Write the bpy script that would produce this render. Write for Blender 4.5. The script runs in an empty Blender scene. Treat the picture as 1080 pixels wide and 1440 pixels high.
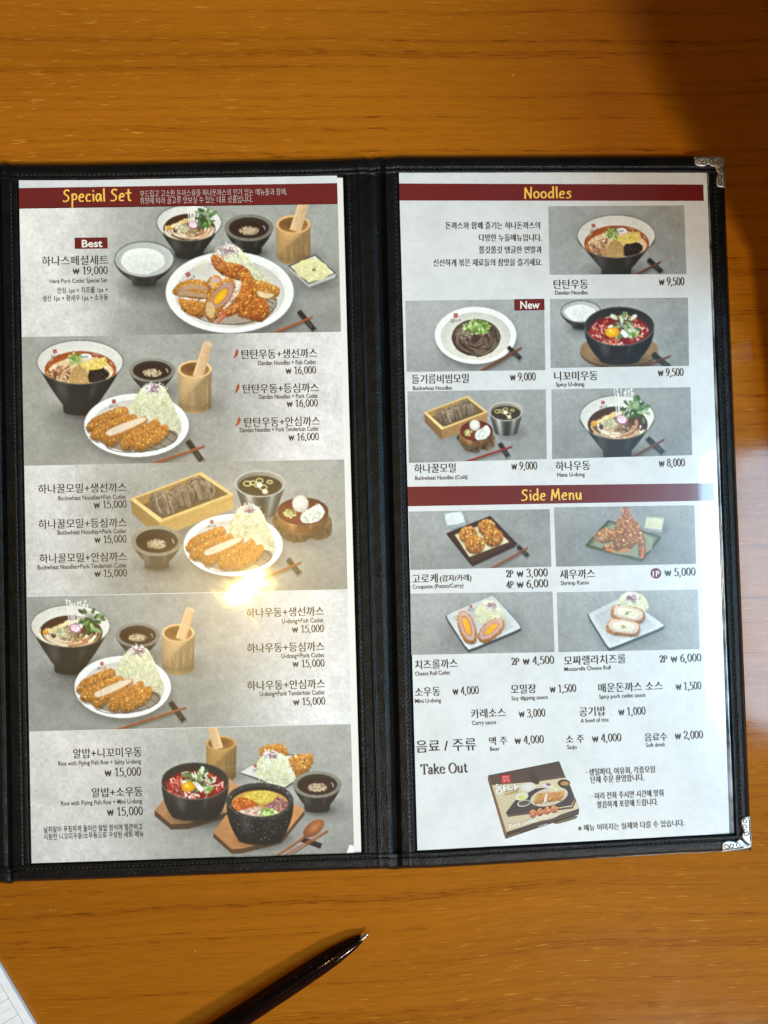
import bpy, bmesh, math, random
import numpy as np
from mathutils import Matrix, Vector, geometry
rnd = random.Random(7)
S = bpy.context.scene
COL = S.collection

# ------------------------------------------------------------------ camera, world, lamps, exposure
ZP = 0.0036                                   # height of the printed pages above the table
CA, CB, CC = 1.770e-02, -3.360e-02, -2.660e-02
CPOS = np.array([-0.0102, -0.0075, 0.3616 + ZP])
FPX = 1040.0
def _rot(a, b, c):
    ca, sa, cb, sb, cc, sc = math.cos(a), math.sin(a), math.cos(b), math.sin(b), math.cos(c), math.sin(c)
    return (np.array([[1, 0, 0], [0, ca, -sa], [0, sa, ca]]) @ np.array([[cb, 0, sb], [0, 1, 0], [-sb, 0, cb]])
            @ np.array([[cc, -sc, 0], [sc, cc, 0], [0, 0, 1]]))
CR = _rot(CA, CB, CC)
cam = bpy.data.objects.new('camera', bpy.data.cameras.new('camera'))
COL.objects.link(cam)
m4 = Matrix.Identity(4)
for i in range(3):
    for j in range(3):
        m4[i][j] = CR[i, j]
    m4[i][3] = CPOS[i]
cam.matrix_world = m4
cam.data.sensor_fit = 'VERTICAL'; cam.data.sensor_height = 36.0; cam.data.sensor_width = 27.0
cam.data.lens = 26.0; cam.data.clip_start = 0.01; cam.data.clip_end = 50
S.camera = cam

W = bpy.data.worlds.new('World'); S.world = W; W.use_nodes = True
W.node_tree.nodes['Background'].inputs[0].default_value = (1.0, 0.86, 0.72, 1)
W.node_tree.nodes['Background'].inputs[1].default_value = 0.095
S.view_settings.view_transform = 'Standard'; S.view_settings.look = 'None'
S.view_settings.exposure = 0.14; S.view_settings.gamma = 1; S.view_settings.use_curve_mapping = False
S.cycles.transparent_max_bounces = 48

def lamp(name, loc, target, sx, sy, power, col, shape='RECTANGLE', spread=math.pi, roll=0):
    L = bpy.data.lights.new(name, 'AREA'); L.shape = shape; L.size = sx; L.size_y = sy
    L.energy = power; L.color = col; L.spread = spread
    o = bpy.data.objects.new(name, L); COL.objects.link(o)
    d = Vector(target) - Vector(loc)
    q = d.to_track_quat('-Z', 'Y')
    bx_ = q.to_matrix().col[0]; roll = roll - math.atan2(bx_.y, bx_.x) if roll else 0        # roll: bearing of the long side seen from above
    o.rotation_euler = (q.to_matrix() @ Matrix.Rotation(roll, 3, 'Z')).to_euler(); o.location = loc
    return o
AZ = Vector((0.48, -0.88, 0)).normalized()
lamp('ceiling_light', (AZ.x * 2.95, AZ.y * 2.95, 2.72), (-0.085, 0.075, 0), 0.66, 0.66, 1.2, (1.0, 0.97, 0.93), 'DISK', math.radians(13.5))
lamp('pendant_bulb', (-0.25, -0.128, 1.2), (-0.07, -0.04, 0), 0.085, 0.028, 2.8, (1.0, 0.64, 0.19), 'ELLIPSE', roll=math.radians(42))
lamp('window_light', (0.70, -0.14, 0.775), (0, -0.14, 0.775), 0.49, 0.50, 13.0, (0.42, 0.74, 1.0))

# ------------------------------------------------------------------ helpers
def at(px, py, z):
    """photo pixel -> world point on the plane at height z"""
    d = CR @ np.array([(px - 540.0) / FPX, (720.0 - py) / FPX, -1.0])
    t = (z - CPOS[2]) / d[2]
    return CPOS + t * d
def lin(c):
    r = []
    for v in c[:3]:
        v = min(max(v, 0), 255) / 255.0
        r.append(v / 12.92 if v <= .04045 else ((v + .055) / 1.055) ** 2.4)
    r.append(c[3] if len(c) > 3 else 1.0)
    return r
def mesh_obj(name, verts, faces, mat, parent=None, smooth=False, org=None):
    me = bpy.data.meshes.new(name)
    if parent is not None and org is None:
        org = world_org(parent)
    if org is None:
        org = (0, 0, 0)
    me.from_pydata([(v[0] - org[0], v[1] - org[1], v[2] - org[2]) for v in verts], [], faces)
    for m in (mat if isinstance(mat, (list, tuple)) else [mat]):
        me.materials.append(m)
    if smooth:
        me.polygons.foreach_set('use_smooth', [True] * len(me.polygons))
    me.update()
    o = bpy.data.objects.new(name, me); COL.objects.link(o)
    if parent is not None:
        o.parent = parent
    return o
def world_org(o):
    v = Vector((0, 0, 0))
    while o is not None:
        v += o.location; o = o.parent
    return v
def tag(o, label=None, cat=None, group=None, kind=None):
    if label: o['label'] = label
    if cat: o['category'] = cat
    if group: o['group'] = group
    if kind: o['kind'] = kind
    return o
def empty(name, loc):
    o = bpy.data.objects.new(name, None); o.empty_display_size = 0.02; COL.objects.link(o); o.location = loc
    return o

# ------------------------------------------------------------------ materials
def newmat(name):
    m = bpy.data.materials.new(name); m.use_nodes = True
    nt = m.node_tree; b = nt.nodes['Principled BSDF']
    return m, nt, b
def nd(nt, typ, **kw):
    n = nt.nodes.new(typ)
    for k, v in kw.items():
        setattr(n, k, v)
    return n
def mapped(nt, scale, rot=(0, 0, 0), loc=(0, 0, 0)):
    g = nd(nt, 'ShaderNodeNewGeometry'); mp = nd(nt, 'ShaderNodeMapping')
    mp.inputs['Scale'].default_value = scale; mp.inputs['Rotation'].default_value = rot; mp.inputs['Location'].default_value = loc
    nt.links.new(g.outputs['Position'], mp.inputs['Vector'])
    return mp.outputs['Vector']
def noise(nt, vec, scale, detail=3, rough=.5, dist=0):
    n = nd(nt, 'ShaderNodeTexNoise'); n.inputs['Scale'].default_value = scale; n.inputs['Detail'].default_value = detail
    n.inputs['Roughness'].default_value = rough; n.inputs['Distortion'].default_value = dist
    nt.links.new(vec, n.inputs['Vector']); return n.outputs['Fac']
def ramp(nt, fac, stops):
    r = nd(nt, 'ShaderNodeValToRGB'); e = r.color_ramp.elements
    e[0].position, e[0].color = stops[0]; e[1].position, e[1].color = stops[-1]
    for p, c in stops[1:-1]:
        x = e.new(p); x.color = c
    nt.links.new(fac, r.inputs['Fac']); return r.outputs['Color']
def mul(nt, a, b, fac=1.0, mode='MULTIPLY'):
    m = nd(nt, 'ShaderNodeMix', data_type='RGBA', blend_type=mode)
    if isinstance(fac, (int, float)): m.inputs['Factor'].default_value = fac
    else: nt.links.new(fac, m.inputs['Factor'])
    for s, v in ((6, a), (7, b)):
        if isinstance(v, (tuple, list)): m.inputs[s].default_value = v
        else: nt.links.new(v, m.inputs[s])
    return m.outputs[2]
def bump(nt, h, strength, dist):
    b = nd(nt, 'ShaderNodeBump'); b.inputs['Strength'].default_value = strength; b.inputs['Distance'].default_value = dist
    nt.links.new(h, b.inputs['Height']); return b.outputs['Normal']

def plastic_sleeve(nt, b):
    """the clear pocket over the printed sheets: a wavy glossy coat"""
    v = mapped(nt, (1, 1, 1))
    n1 = noise(nt, v, 11, 1, .5, .3); n2 = noise(nt, v, 45, 1, .5)
    a = nd(nt, 'ShaderNodeMath', operation='MULTIPLY_ADD'); nt.links.new(n2, a.inputs[0]); a.inputs[1].default_value = .07; nt.links.new(n1, a.inputs[2])
    b.inputs['Coat Weight'].default_value = 1.0; b.inputs['Coat IOR'].default_value = 1.5
    nt.links.new(bump(nt, a.outputs[0], .5, .00032), b.inputs['Coat Normal'])
    n3 = noise(nt, v, 38, 5, .72, 1.2)
    r = ramp(nt, n3, [(.35, (.035,) * 3 + (1,)), (.6, (.07,) * 3 + (1,)), (.75, (.18,) * 3 + (1,))])
    nt.links.new(r, b.inputs['Coat Roughness'])
    b.inputs['Roughness'].default_value = .31; b.inputs['Specular IOR Level'].default_value = .85
def print_mat(name, rgb, mottle=0.0):
    m, nt, b = newmat(name)
    c = tuple(lin(rgb))
    if mottle:
        v = mapped(nt, (1, 1, 1))
        n = noise(nt, v, 55, 5, .65)
        n2 = noise(nt, v, 240, 4, .7)
        c1 = mul(nt, c, ramp(nt, n, [(.33, (1 - mottle,) * 3 + (1,)), (.6, (1, 1, 1, 1))]))
        c1 = mul(nt, c1, ramp(nt, n2, [(.3, (1 - mottle * .7,) * 3 + (1,)), (.55, (1, 1, 1, 1))]))
        nt.links.new(c1, b.inputs['Base Color'])
    else:
        b.inputs['Base Color'].default_value = c
    plastic_sleeve(nt, b)
    return m
M = {}
M['paper'] = print_mat('printed_paper', (226, 226, 223), .09)
M['paper_blank'] = print_mat('paper_margin', (236, 232, 222))
M['black_ink'] = print_mat('black_ink', (38, 35, 34))
M['grey_ink'] = print_mat('grey_ink', (62, 60, 60))
M['white_ink'] = print_mat('white_ink', (240, 234, 224))
M['maroon_ink'] = print_mat('maroon_ink', (108, 26, 24))
M['yellow_ink'] = print_mat('yellow_ink', (250, 196, 84))
M['chili_ink'] = print_mat('chili_ink', (178, 74, 40))
# printed photographs: colour comes from the print, alpha lets soft shapes blend
m, nt, b = newmat('printed_photo')
at_ = nd(nt, 'ShaderNodeAttribute', attribute_name='ink')
v = mapped(nt, (1, 1, 1))
g1 = ramp(nt, noise(nt, v, 1500, 3, .6), [(.3, (.93, .93, .93, 1)), (.7, (1.05, 1.05, 1.05, 1))])
g2 = ramp(nt, noise(nt, v, 170, 5, .68, .4), [(.32, (.93, .93, .93, 1)), (.68, (1.05, 1.05, 1.05, 1))])
c = mul(nt, mul(nt, at_.outputs['Color'], g1, .7), g2, .75)
nt.links.new(c, b.inputs['Base Color']); nt.links.new(at_.outputs['Alpha'], b.inputs['Alpha'])
plastic_sleeve(nt, b)
M['photo'] = m

# leather
m, nt, b = newmat('black_leatherette')
v = mapped(nt, (1, 1, 1))
vo = nd(nt, 'ShaderNodeTexVoronoi', feature='F1'); vo.inputs['Scale'].default_value = 1500; nt.links.new(v, vo.inputs['Vector'])
n1 = noise(nt, v, 2200, 3, .6); n2 = noise(nt, v, 90, 3, .6)
ad = nd(nt, 'ShaderNodeMath', operation='ADD'); nt.links.new(vo.outputs['Distance'], ad.inputs[0]); nt.links.new(n1, ad.inputs[1])
b.inputs['Base Color'].default_value = (.0075, .0075, .008, 1)
nt.links.new(ramp(nt, n2, [(.3, (.0025, .0025, .0027, 1)), (.7, (.0055, .0055, .0058, 1))]), b.inputs['Base Color'])
nt.links.new(ramp(nt, n1, [(.3, (.24,) * 3 + (1,)), (.7, (.40,) * 3 + (1,))]), b.inputs['Roughness'])
b.inputs['Specular IOR Level'].default_value = .20
nt.links.new(bump(nt, ad.outputs[0], .6, .00022), b.inputs['Normal'])
M['leather'] = m
m, nt, b = newmat('black_thread')
b.inputs['Base Color'].default_value = (.012, .012, .013, 1); b.inputs['Roughness'].default_value = .6
nt.links.new(bump(nt, noise(nt, mapped(nt, (1, 1, 1)), 4000, 2), .4, .0002), b.inputs['Normal'])
M['thread'] = m
# silver corner
m, nt, b = newmat('stamped_silver')
b.inputs['Metallic'].default_value = .6
v = mapped(nt, (1, 1, 1))
nt.links.new(ramp(nt, noise(nt, v, 500, 4, .65), [(.3, (.60, .58, .555, 1)), (.7, (.80, .78, .75, 1))]), b.inputs['Base Color'])
b.inputs['Roughness'].default_value = .45
nt.links.new(bump(nt, noise(nt, v, 420, 2, .5), .25, .0003), b.inputs['Normal'])
M['silver'] = m
m, nt, b = newmat('tarnished_engraving')
b.inputs['Metallic'].default_value = .7; b.inputs['Roughness'].default_value = .5
nt.links.new(ramp(nt, noise(nt, mapped(nt, (1, 1, 1)), 800), [(.3, (.05, .045, .04, 1)), (.7, (.16, .15, .14, 1))]), b.inputs['Base Color'])
M['engraving'] = m
# wood
m, nt, b = newmat('varnished_oak')
g = nd(nt, 'ShaderNodeNewGeometry')
warp = nd(nt, 'ShaderNodeTexNoise'); warp.inputs['Scale'].default_value = 5; warp.inputs['Detail'].default_value = 1
nt.links.new(g.outputs['Position'], warp.inputs['Vector'])
wv = nd(nt, 'ShaderNodeVectorMath', operation='MULTIPLY_ADD')
nt.links.new(warp.outputs['Color'], wv.inputs[0]); wv.inputs[1].default_value = (0, .022, 0); nt.links.new(g.outputs['Position'], wv.inputs[2])
def wm(scale, rz=-3.0, loc=(0, 0, 0)):
    mp = nd(nt, 'ShaderNodeMapping'); mp.inputs['Rotation'].default_value = (0, 0, math.radians(rz)); mp.inputs['Scale'].default_value = scale
    mp.inputs['Location'].default_value = loc
    nt.links.new(wv.outputs[0], mp.inputs['Vector']); return mp.outputs['Vector']
tone = noise(nt, wm((1.3, 9, 1)), 1, 3, .55)
base = ramp(nt, tone, [(.28, (.285, .087, .0030, 1)), (.5, (.345, .107, .0038, 1)), (.75, (.420, .134, .0052, 1))])
rings = noise(nt, wm((1.7, 190, 1)), 1, 2.0, .5)
c = mul(nt, base, ramp(nt, rings, [(.34, (.80, .74, .60, 1)), (.46, (.96, .95, .93, 1)), (.62, (1.03, 1.03, 1.03, 1))]), .7)
fine = noise(nt, wm((55, 1000, 1)), 1, 3, .6)
c = mul(nt, c, ramp(nt, fine, [(.3, (.80, .75, .62, 1)), (.5, (1, 1, 1, 1)), (.75, (1.10, 1.12, 1.2, 1))]), .7)
patch = noise(nt, wm((3.2, 5, 1), loc=(1.7, .6, 0)), 1, 2, .5)
# short dark pores lying in the dark growth lines
pores = noise(nt, wm((80, 1250, 1), loc=(3, 5, 0)), 1, 2.5, .55)
pm = ramp(nt, pores, [(.52, (0, 0, 0, 1)), (.63, (1, 1, 1, 1))])
rm = ramp(nt, rings, [(.36, (1, 1, 1, 1)), (.50, (.07, .07, .07, 1))])
pf = mul(nt, mul(nt, pm, rm), ramp(nt, patch, [(.34, (.45, .45, .45, 1)), (.6, (1, 1, 1, 1))]))
c = mul(nt, c, (.52, .41, .26, 1), pf)
# light flecks
fl = noise(nt, wm((85, 1200, 1), loc=(9, 2, 0)), 1, 2, .5)
flm = mul(nt, ramp(nt, fl, [(.63, (0, 0, 0, 1)), (.74, (.6, .6, .6, 1))]), ramp(nt, patch, [(.40, (1, 1, 1, 1)), (.62, (.15, .15, .15, 1))]))
c = mul(nt, c, (.70, .34, .055, 1), flm, 'MIX')
# a few pale dents and scuffs in the varnish
sc = noise(nt, wm((420, 420, 1), loc=(4, 7, 0)), 1, 1, .5)
c = mul(nt, c, (.72, .46, .2, 1), ramp(nt, sc, [(.80, (0, 0, 0, 1)), (.84, (.55, .55, .55, 1))]), 'MIX')
nt.links.new(c, b.inputs['Base Color'])
b.inputs['Roughness'].default_value = .4; b.inputs['Specular IOR Level'].default_value = .03
b.inputs['Coat Weight'].default_value = .6
v = mapped(nt, (1, 1, 1))
nt.links.new(ramp(nt, noise(nt, v, 40, 4, .6), [(.3, (.05,) * 3 + (1,)), (.75, (.13,) * 3 + (1,))]), b.inputs['Coat Roughness'])
ad = nd(nt, 'ShaderNodeMath', operation='ADD'); nt.links.new(fine, ad.inputs[0]); nt.links.new(rings, ad.inputs[1])
nt.links.new(bump(nt, ad.outputs[0], .15, .00006), b.inputs['Coat Normal'])
nt.links.new(bump(nt, ad.outputs[0], .3, .00015), b.inputs['Normal'])
M['wood'] = m
m, nt, b = newmat('dark_panel')
nt.links.new(ramp(nt, noise(nt, mapped(nt, (6, 6, 1)), 6), [(.3, (.02, .008, .004, 1)), (.7, (.04, .015, .008, 1))]), b.inputs['Base Color'])
b.inputs['Roughness'].default_value = .6
M['panel'] = m
# notepad
m, nt, b = newmat('white_paper')
nt.links.new(ramp(nt, noise(nt, mapped(nt, (1, 1, 1)), 300), [(.3, (.80, .79, .79, 1)), (.7, (.87, .86, .86, 1))]), b.inputs['Base Color'])
b.inputs['Roughness'].default_value = .7
M['white_paper'] = m
m, nt, b = newmat('grey_line'); b.inputs['Base Color'].default_value = (.30, .30, .31, 1); b.inputs['Roughness'].default_value = .7
nt.links.new(ramp(nt, noise(nt, mapped(nt, (1, 1, 1)), 900), [(.3, (.26, .26, .27, 1)), (.7, (.42, .42, .43, 1))]), b.inputs['Base Color'])
M['line'] = m
# pen
m = bpy.data.materials.new('smoked_plastic'); m.use_nodes = True; nt = m.node_tree; nt.nodes.clear()
out = nd(nt, 'ShaderNodeOutputMaterial'); tr = nd(nt, 'ShaderNodeBsdfTransparent'); gl = nd(nt, 'ShaderNodeBsdfPrincipled')
gl.inputs['Base Color'].default_value = (.010, .005, .004, 1); gl.inputs['Roughness'].default_value = .10
tr.inputs['Color'].default_value = (.28, .15, .11, 1)
mx = nd(nt, 'ShaderNodeMixShader')
n = ramp(nt, noise(nt, mapped(nt, (1, 1, 1)), 200), [(.3, (.30,) * 3 + (1,)), (.7, (.40,) * 3 + (1,))])
nt.links.new(n, mx.inputs[0]); nt.links.new(tr.outputs[0], mx.inputs[1]); nt.links.new(gl.outputs[0], mx.inputs[2]); nt.links.new(mx.outputs[0], out.inputs[0])
M['smoke'] = m
def simple(name, col, rough, metal=0.0, var=.15):
    m, nt, b = newmat(name)
    lo = tuple(x * (1 - var) for x in col) + (1,); hi = tuple(x * (1 + var) for x in col) + (1,)
    nt.links.new(ramp(nt, noise(nt, mapped(nt, (1, 1, 1)), 350), [(.3, lo), (.7, hi)]), b.inputs['Base Color'])
    b.inputs['Roughness'].default_value = rough; b.inputs['Metallic'].default_value = metal
    return m
M['steel'] = simple('polished_steel', (.62, .60, .58), .22, 1)
M['refill'] = simple('ink_refill', (.006, .005, .006), .3)

# ------------------------------------------------------------------ the table and the unseen shadow blockers beside it
def box(name, x0, x1, y0, y1, z0, z1, mat, bev=0.0, parent=None):
    bm = bmesh.new()
    bmesh.ops.create_cube(bm, size=1)
    for vv in bm.verts:
        vv.co = Vector((x0 if vv.co.x < 0 else x1, y0 if vv.co.y < 0 else y1, z0 if vv.co.z < 0 else z1))
    if bev:
        bmesh.ops.bevel(bm, geom=bm.edges[:], offset=bev, segments=3, affect='EDGES', profile=.5)
    me = bpy.data.meshes.new(name); bm.to_mesh(me); bm.free(); me.materials.append(mat)
    o = bpy.data.objects.new(name, me); COL.objects.link(o)
    if parent: o.parent = parent
    return o
t = box('table', -0.62, 0.2062, -0.42, 0.42, -0.028, 0.0, M['wood'], .002)
tag(t, 'varnished orange brown oak table top under the open menu', 'table')
p = box('shadow_panel', 0.2075, 0.24, 0.090, 0.80, -0.3, 0.16, M['panel'], .002)  # unseen panel, added to cast the shadow over the table's upper right
tag(p, kind='structure')
# unseen low wedge added to shade the table's right edge, tapering towards the viewer
sk = [(0.2075, -.06, .0005), (0.24, -.06, .0005), (0.24, .0895, .034), (0.2075, .0895, .034)]
p = mesh_obj('shadow_wedge', [(x, y, -.03) for x, y, z in sk] + sk, [(3, 2, 1, 0), (4, 5, 6, 7), (0, 1, 5, 4), (1, 2, 6, 5), (2, 3, 7, 6), (3, 0, 4, 7)], M['panel'])
tag(p, kind='structure')

# ------------------------------------------------------------------ the menu folder: cover as a height field
menu = empty('menu_folder', tuple(at(540, 720, 0)))
tag(menu, 'open black leatherette menu folder with silver corners showing two printed pages of dishes', 'menu')
def lerp(a, b, t): return a + (b - a) * t
def tv(y): return (y - 245.0) / (1198.0 - 245.0)
YT = [(-540, 236), (-40, 232), (0, 229.5), (8, 228), (16, 230), (120, 230), (450, 224), (500, 222), (512, 221), (522, 222.5), (532, 220.5), (545, 221), (560, 219.5), (610, 219.5), (975, 219), (1017, 221), (1060, 222)]
YB = [(-540, 1256), (-20, 1242), (0, 1241.5), (15, 1243), (22, 1240), (120, 1237), (450, 1224.5), (540, 1222), (556, 1223), (566, 1221.5), (610, 1220.5), (950, 1201), (1050, 1196), (1060, 1195.5)]
def ip(tab, x): return np.interp(x, [a for a, _ in tab], [b for _, b in tab])
KN = [(-540, -540, .2), (-538, -538, 3.4), (-532, -532, 4.5), (-520, -520, 4.4), (-516, -516, 3.2), (-90, -80, 3.2), (-84, -74, 4.3), (-50, -36, 4.4), (-47, -33, 4.7), (-43, -29, 4.0), (-30, -14, 4.1), (-18, -3, 4.0), (-10, 5, 4.35), (-5, 11, 3.9), (-1, 15, 2.0), (2, 18, 4.2), (14, 31, 4.5), (16, 33, 4.0), (18, 35, 4.35), (23, 40, 4.2), (26, 43, 2.8),
      (484, 509, 2.8), (486, 511, 4.2), (489, 514, 4.5), (491, 516, 4.0), (494, 518, 4.3), (502, 530, 4.35), (504.5, 533, 4.85), (507, 536, 4.0), (511, 540, 4.0), (522, 548, 4.15), (529, 553, 3.2), (534, 558, 1.2), (539, 562, 2.6), (542, 565, 4.2), (553, 576, 4.5), (555.5, 579, 4.05), (558, 582, 4.35), (561, 586.5, 2.8),
      (996, 1033.5, 2.8), (998, 1036, 4.3), (1001, 1039, 4.4), (1004, 1042, 3.9), (1007, 1044.5, 4.5), (1013, 1050, 4.5), (1017, 1054, 3.4), (1018.5, 1056, .2)]
WB = 23.5
def prof(t):
    z = np.where(t < .22, 4.6 * np.sqrt(np.maximum(0, 1 - (1 - np.clip(t, 0, .22) / .22) ** 2)), 4.6 + .15 * np.sin(np.clip((t - .22) / .5, 0, 1) * math.pi))
    z = z - .5 * np.exp(-((t - .72) / .055) ** 2)
    return z - np.clip((t - .86) / .14, 0, 1) ** 2 * .75
def wob(x, y):
    return (.07 * np.sin(x * .071 + y * .013) + .06 * np.sin(y * .047 + x * .02 + 1.3) + .05 * np.sin(x * .17 + 2.1 + y * .19) + .04 * np.sin(x * .33 - y * .11))
def height(x, y):
    """height of the cover in metres at arrays of photo-plane coordinates"""
    x = np.asarray(x, float); y = np.asarray(y, float)
    tt = tv(y)
    shape = x.shape; xf = x.ravel(); tf = tt.ravel()
    k0 = np.array([k[0] for k in KN]); k1 = np.array([k[1] for k in KN]); kz = np.array([k[2] for k in KN])
    zv = np.empty(xf.size)
    for i in range(xf.size):
        ks = k0 + (k1 - k0) * tf[i]
        zv[i] = np.interp(xf[i], ks, kz)
    zv = zv.reshape(shape)
    dt = np.minimum(y - ip(YT, x), ip(YB, x) - y)
    ph = prof(np.clip(dt / WB, 0, 1))
    ls = tt * 24
    inh = ((x > 500 + ls) & (x < 556 + ls)) | ((x > -48 + ls * .6) & (x < 5 + ls * .6))
    ph = np.where(inh, ph * (1 + np.clip(.11 * (zv - 4.25), -.30, .1)), ph)
    ro = x > (1006 + tt * 37.5)
    ph = np.where(ro, np.minimum(ph, zv + .1), ph)
    ph = np.where(x < -532, np.minimum(ph, zv + .1), ph)
    z = np.where(dt < WB, ph, zv)
    return np.maximum(z + wob(x, y) * np.clip(z / 4, 0, 1), .1) * .001
def cover_patch(name, xl, xr, cols, parent, label=None):
    rows = list(np.arange(0, 30, 1.15)) ; mid = list(np.arange(30, 985, 6.0)); 
    V, F = [], []
    us = cols
    dens = []
    H = 1000.0
    vs = [r for r in rows] + [None] * 0
    X = []; Y = []
    fr = sorted(set([r / H for r in rows] + [mm / H for mm in np.arange(30, 970, 6.0)] + [1 - r / H for r in rows]))
    for f in fr:
        y_ = 245 - 24 + f * 985
        for u in us:
            x = lerp(xl(y_), xr(y_), u)
            y = lerp(ip(YT, x), ip(YB, x), f)
            X.append(x); Y.append(y)
    X = np.array(X); Y = np.array(Y); Z = height(X, Y)
    V = [at(a, b_, c_) for a, b_, c_ in zip(X, Y, Z)]
    n = len(us)
    F = [(i * n + j, (i + 1) * n + j, (i + 1) * n + j + 1, i * n + j + 1) for i in range(len(fr) - 1) for j in range(n - 1)]
    o = mesh_obj(name, V, F, M['leather'], parent, True)
    if label: o['label'] = label
    return o
def line(a, b): return lambda y: lerp(a, b, tv(y))
def dense(total, l, r, step=1.15, mid=9):
    a = list(np.arange(0, l, step)) + list(np.linspace(l, total - r, max(2, int((total - l - r) / mid)))) + list(np.arange(total - r + step, total, step)) + [total]
    return [q / total for q in a]
leafL = cover_patch('leaf', line(-1, 15), line(506, 535), dense(515, 34, 26), menu)
leafR = cover_patch('leaf', line(534, 558), line(1018.5, 1056), dense(491, 34, 28), menu)
spine = cover_patch('spine', line(506, 535), line(534, 558), dense(27, 13, 13), menu)
spine2 = cover_patch('spine', line(-46, -32), line(-1, 15), dense(46, 22, 22), menu)
leafF = cover_patch('leaf', line(-540, -540), line(-46, -32), dense(495, 26, 30, 2.5, 14), menu)

# stitching: rows of short thread stitches sunk in the groove of the borders
def tube(V, F, pts, r, n=6, cap=True):
    base = len(V); P = [Vector(q) for q in pts]
    for i, q in enumerate(P):
        d = (P[min(i + 1, len(P) - 1)] - P[max(i - 1, 0)]).normalized()
        u = d.cross(Vector((0, 0, 1)));
        if u.length < 1e-6: u = Vector((1, 0, 0))
        u.normalize(); w = u.cross(d)
        rr = r[i] if isinstance(r, (list, tuple)) else r
        for k in range(n):
            a = 2 * math.pi * k / n
            V.append(q + u * math.cos(a) * rr + w * math.sin(a) * rr)
    for i in range(len(P) - 1):
        for k in range(n):
            a0 = base + i * n + k; a1 = base + i * n + (k + 1) % n
            F.append((a0, a1, a1 + n, a0 + n))
    if cap:
        F.append(tuple(base + k for k in range(n))[::-1]); F.append(tuple(base + (len(P) - 1) * n + k for k in range(n)))
def stitches(paths, parent):
    V, F = [], []
    for pts in paths:
        d = 0; L = sum(math.dist(pts[i], pts[i + 1]) for i in range(len(pts) - 1))
        def pos(s):
            for i in range(len(pts) - 1):
                q = math.dist(pts[i], pts[i + 1])
                if s <= q or i == len(pts) - 2:
                    f = s / q; return (lerp(pts[i][0], pts[i + 1][0], f), lerp(pts[i][1], pts[i + 1][1], f))
                s -= q
        s = 2.0
        while s + 5 < L:
            ln = 4.6 + rnd.uniform(-.4, .4)
            ps = [pos(s + ln * f) for f in (0, .25, .5, .75, 1)]
            zz = height(np.array([q[0] for q in ps]), np.array([q[1] for q in ps]))
            lift = (-.0002, .00015, .0003, .00015, -.0002)
            tube(V, F, [at(q[0], q[1], z + l) for q, z, l in zip(ps, zz, lift)], [.00012, .0003, .00034, .0003, .00012], 6)
            s += ln + 1.9
    mesh_obj('stitching', V, F, M['thread'], parent, True)
def hrow(tab, off, x0, x1): return [(x, float(ip(tab, x)) + off) for x in np.arange(x0, x1, 12)]
stitches([hrow(YT, WB * .72, 20, 500), hrow(YB, -WB * .72, 34, 530), [(15, 256), (32, 1212)], [(490.5, 250), (515.5, 1196)]], leafL)
stitches([hrow(YT, WB * .72, 560, 985), hrow(YB, -WB * .72, 582, 1022), [(555.5, 246), (579, 1194)], [(1004, 246), (1041.5, 1166)]], leafR)

# silver corner protectors
def corner(name, pts, eng, label):
    zt = .0054
    o_ = [tuple(q) for q in pts]
    cx = sum(q[0] for q in o_) / len(o_); cy = sum(q[1] for q in o_) / len(o_)
    # rounded outline
    sm = catmull(o_, True, 4)
    N = len(sm); P = [np.array(q) for q in sm]
    ar = sum(P[k][0] * P[(k + 1) % N][1] - P[(k + 1) % N][0] * P[k][1] for k in range(N)); sg = 1 if ar > 0 else -1
    V = []
    for z, ins in ((.0030, 0), (.0046, 0), (.0050, .5), (.0053, 1.4), (zt, 2.6)):      # turned-over rounded edge
        for k in range(N):
            d = P[(k + 2) % N] - P[k - 2]; d = d / (np.hypot(*d) + 1e-9); q = P[k] + np.array([-d[1], d[0]]) * sg * ins
            V.append(at(q[0], q[1], z))
    F = [(a * N + k, a * N + (k + 1) % N, (a + 1) * N + (k + 1) % N, (a + 1) * N + k) for a in range(4) for k in range(N)]
    F += [tuple(4 * N + i for i in f) for f in geometry.tessellate_polygon([[Vector((v_[0], v_[1], 0)) for v_ in V[4 * N:]]])]
    ob = mesh_obj(name, V, F, M['silver'], menu, True); ob['label'] = label
    bm = bmesh.new(); bm.from_mesh(ob.data); bmesh.ops.recalc_face_normals(bm, faces=bm.faces[:]); bm.to_mesh(ob.data); bm.free()
    V, F = [], []
    for e in eng:
        tube(V, F, [at(q[0], q[1], zt + .00001) for q in catmull(e, False, 5)], .00024, 5)
    mesh_obj('engraved_scroll', V, F, M['engraving'], ob, True)
    return ob
def catmull(pts, closed, n):
    P = [np.array(q, float) for q in pts]; N = len(P); R = []
    rng = range(N) if closed else range(N - 1)
    for i in rng:
        g = (lambda k: P[k % N]) if closed else (lambda k: P[min(max(k, 0), N - 1)])
        p0, p1, p2, p3 = g(i - 1), g(i), g(i + 1), g(i + 2)
        for k in range(n):
            s = k / n
            R.append(tuple(.5 * ((2 * p1) + (-p0 + p2) * s + (2 * p0 - 5 * p1 + 4 * p2 - p3) * s * s + (-p0 + 3 * p1 - 3 * p2 + p3) * s ** 3)))
    if not closed: R.append(tuple(P[-1]))
    return R
z3 = lambda L: [(930 + x / 8.31, 200 + y / 8.31) for x, y in L]
z6 = lambda L: [(950 + x / 8.31, 1100 + y / 8.31) for x, y in L]
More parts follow.
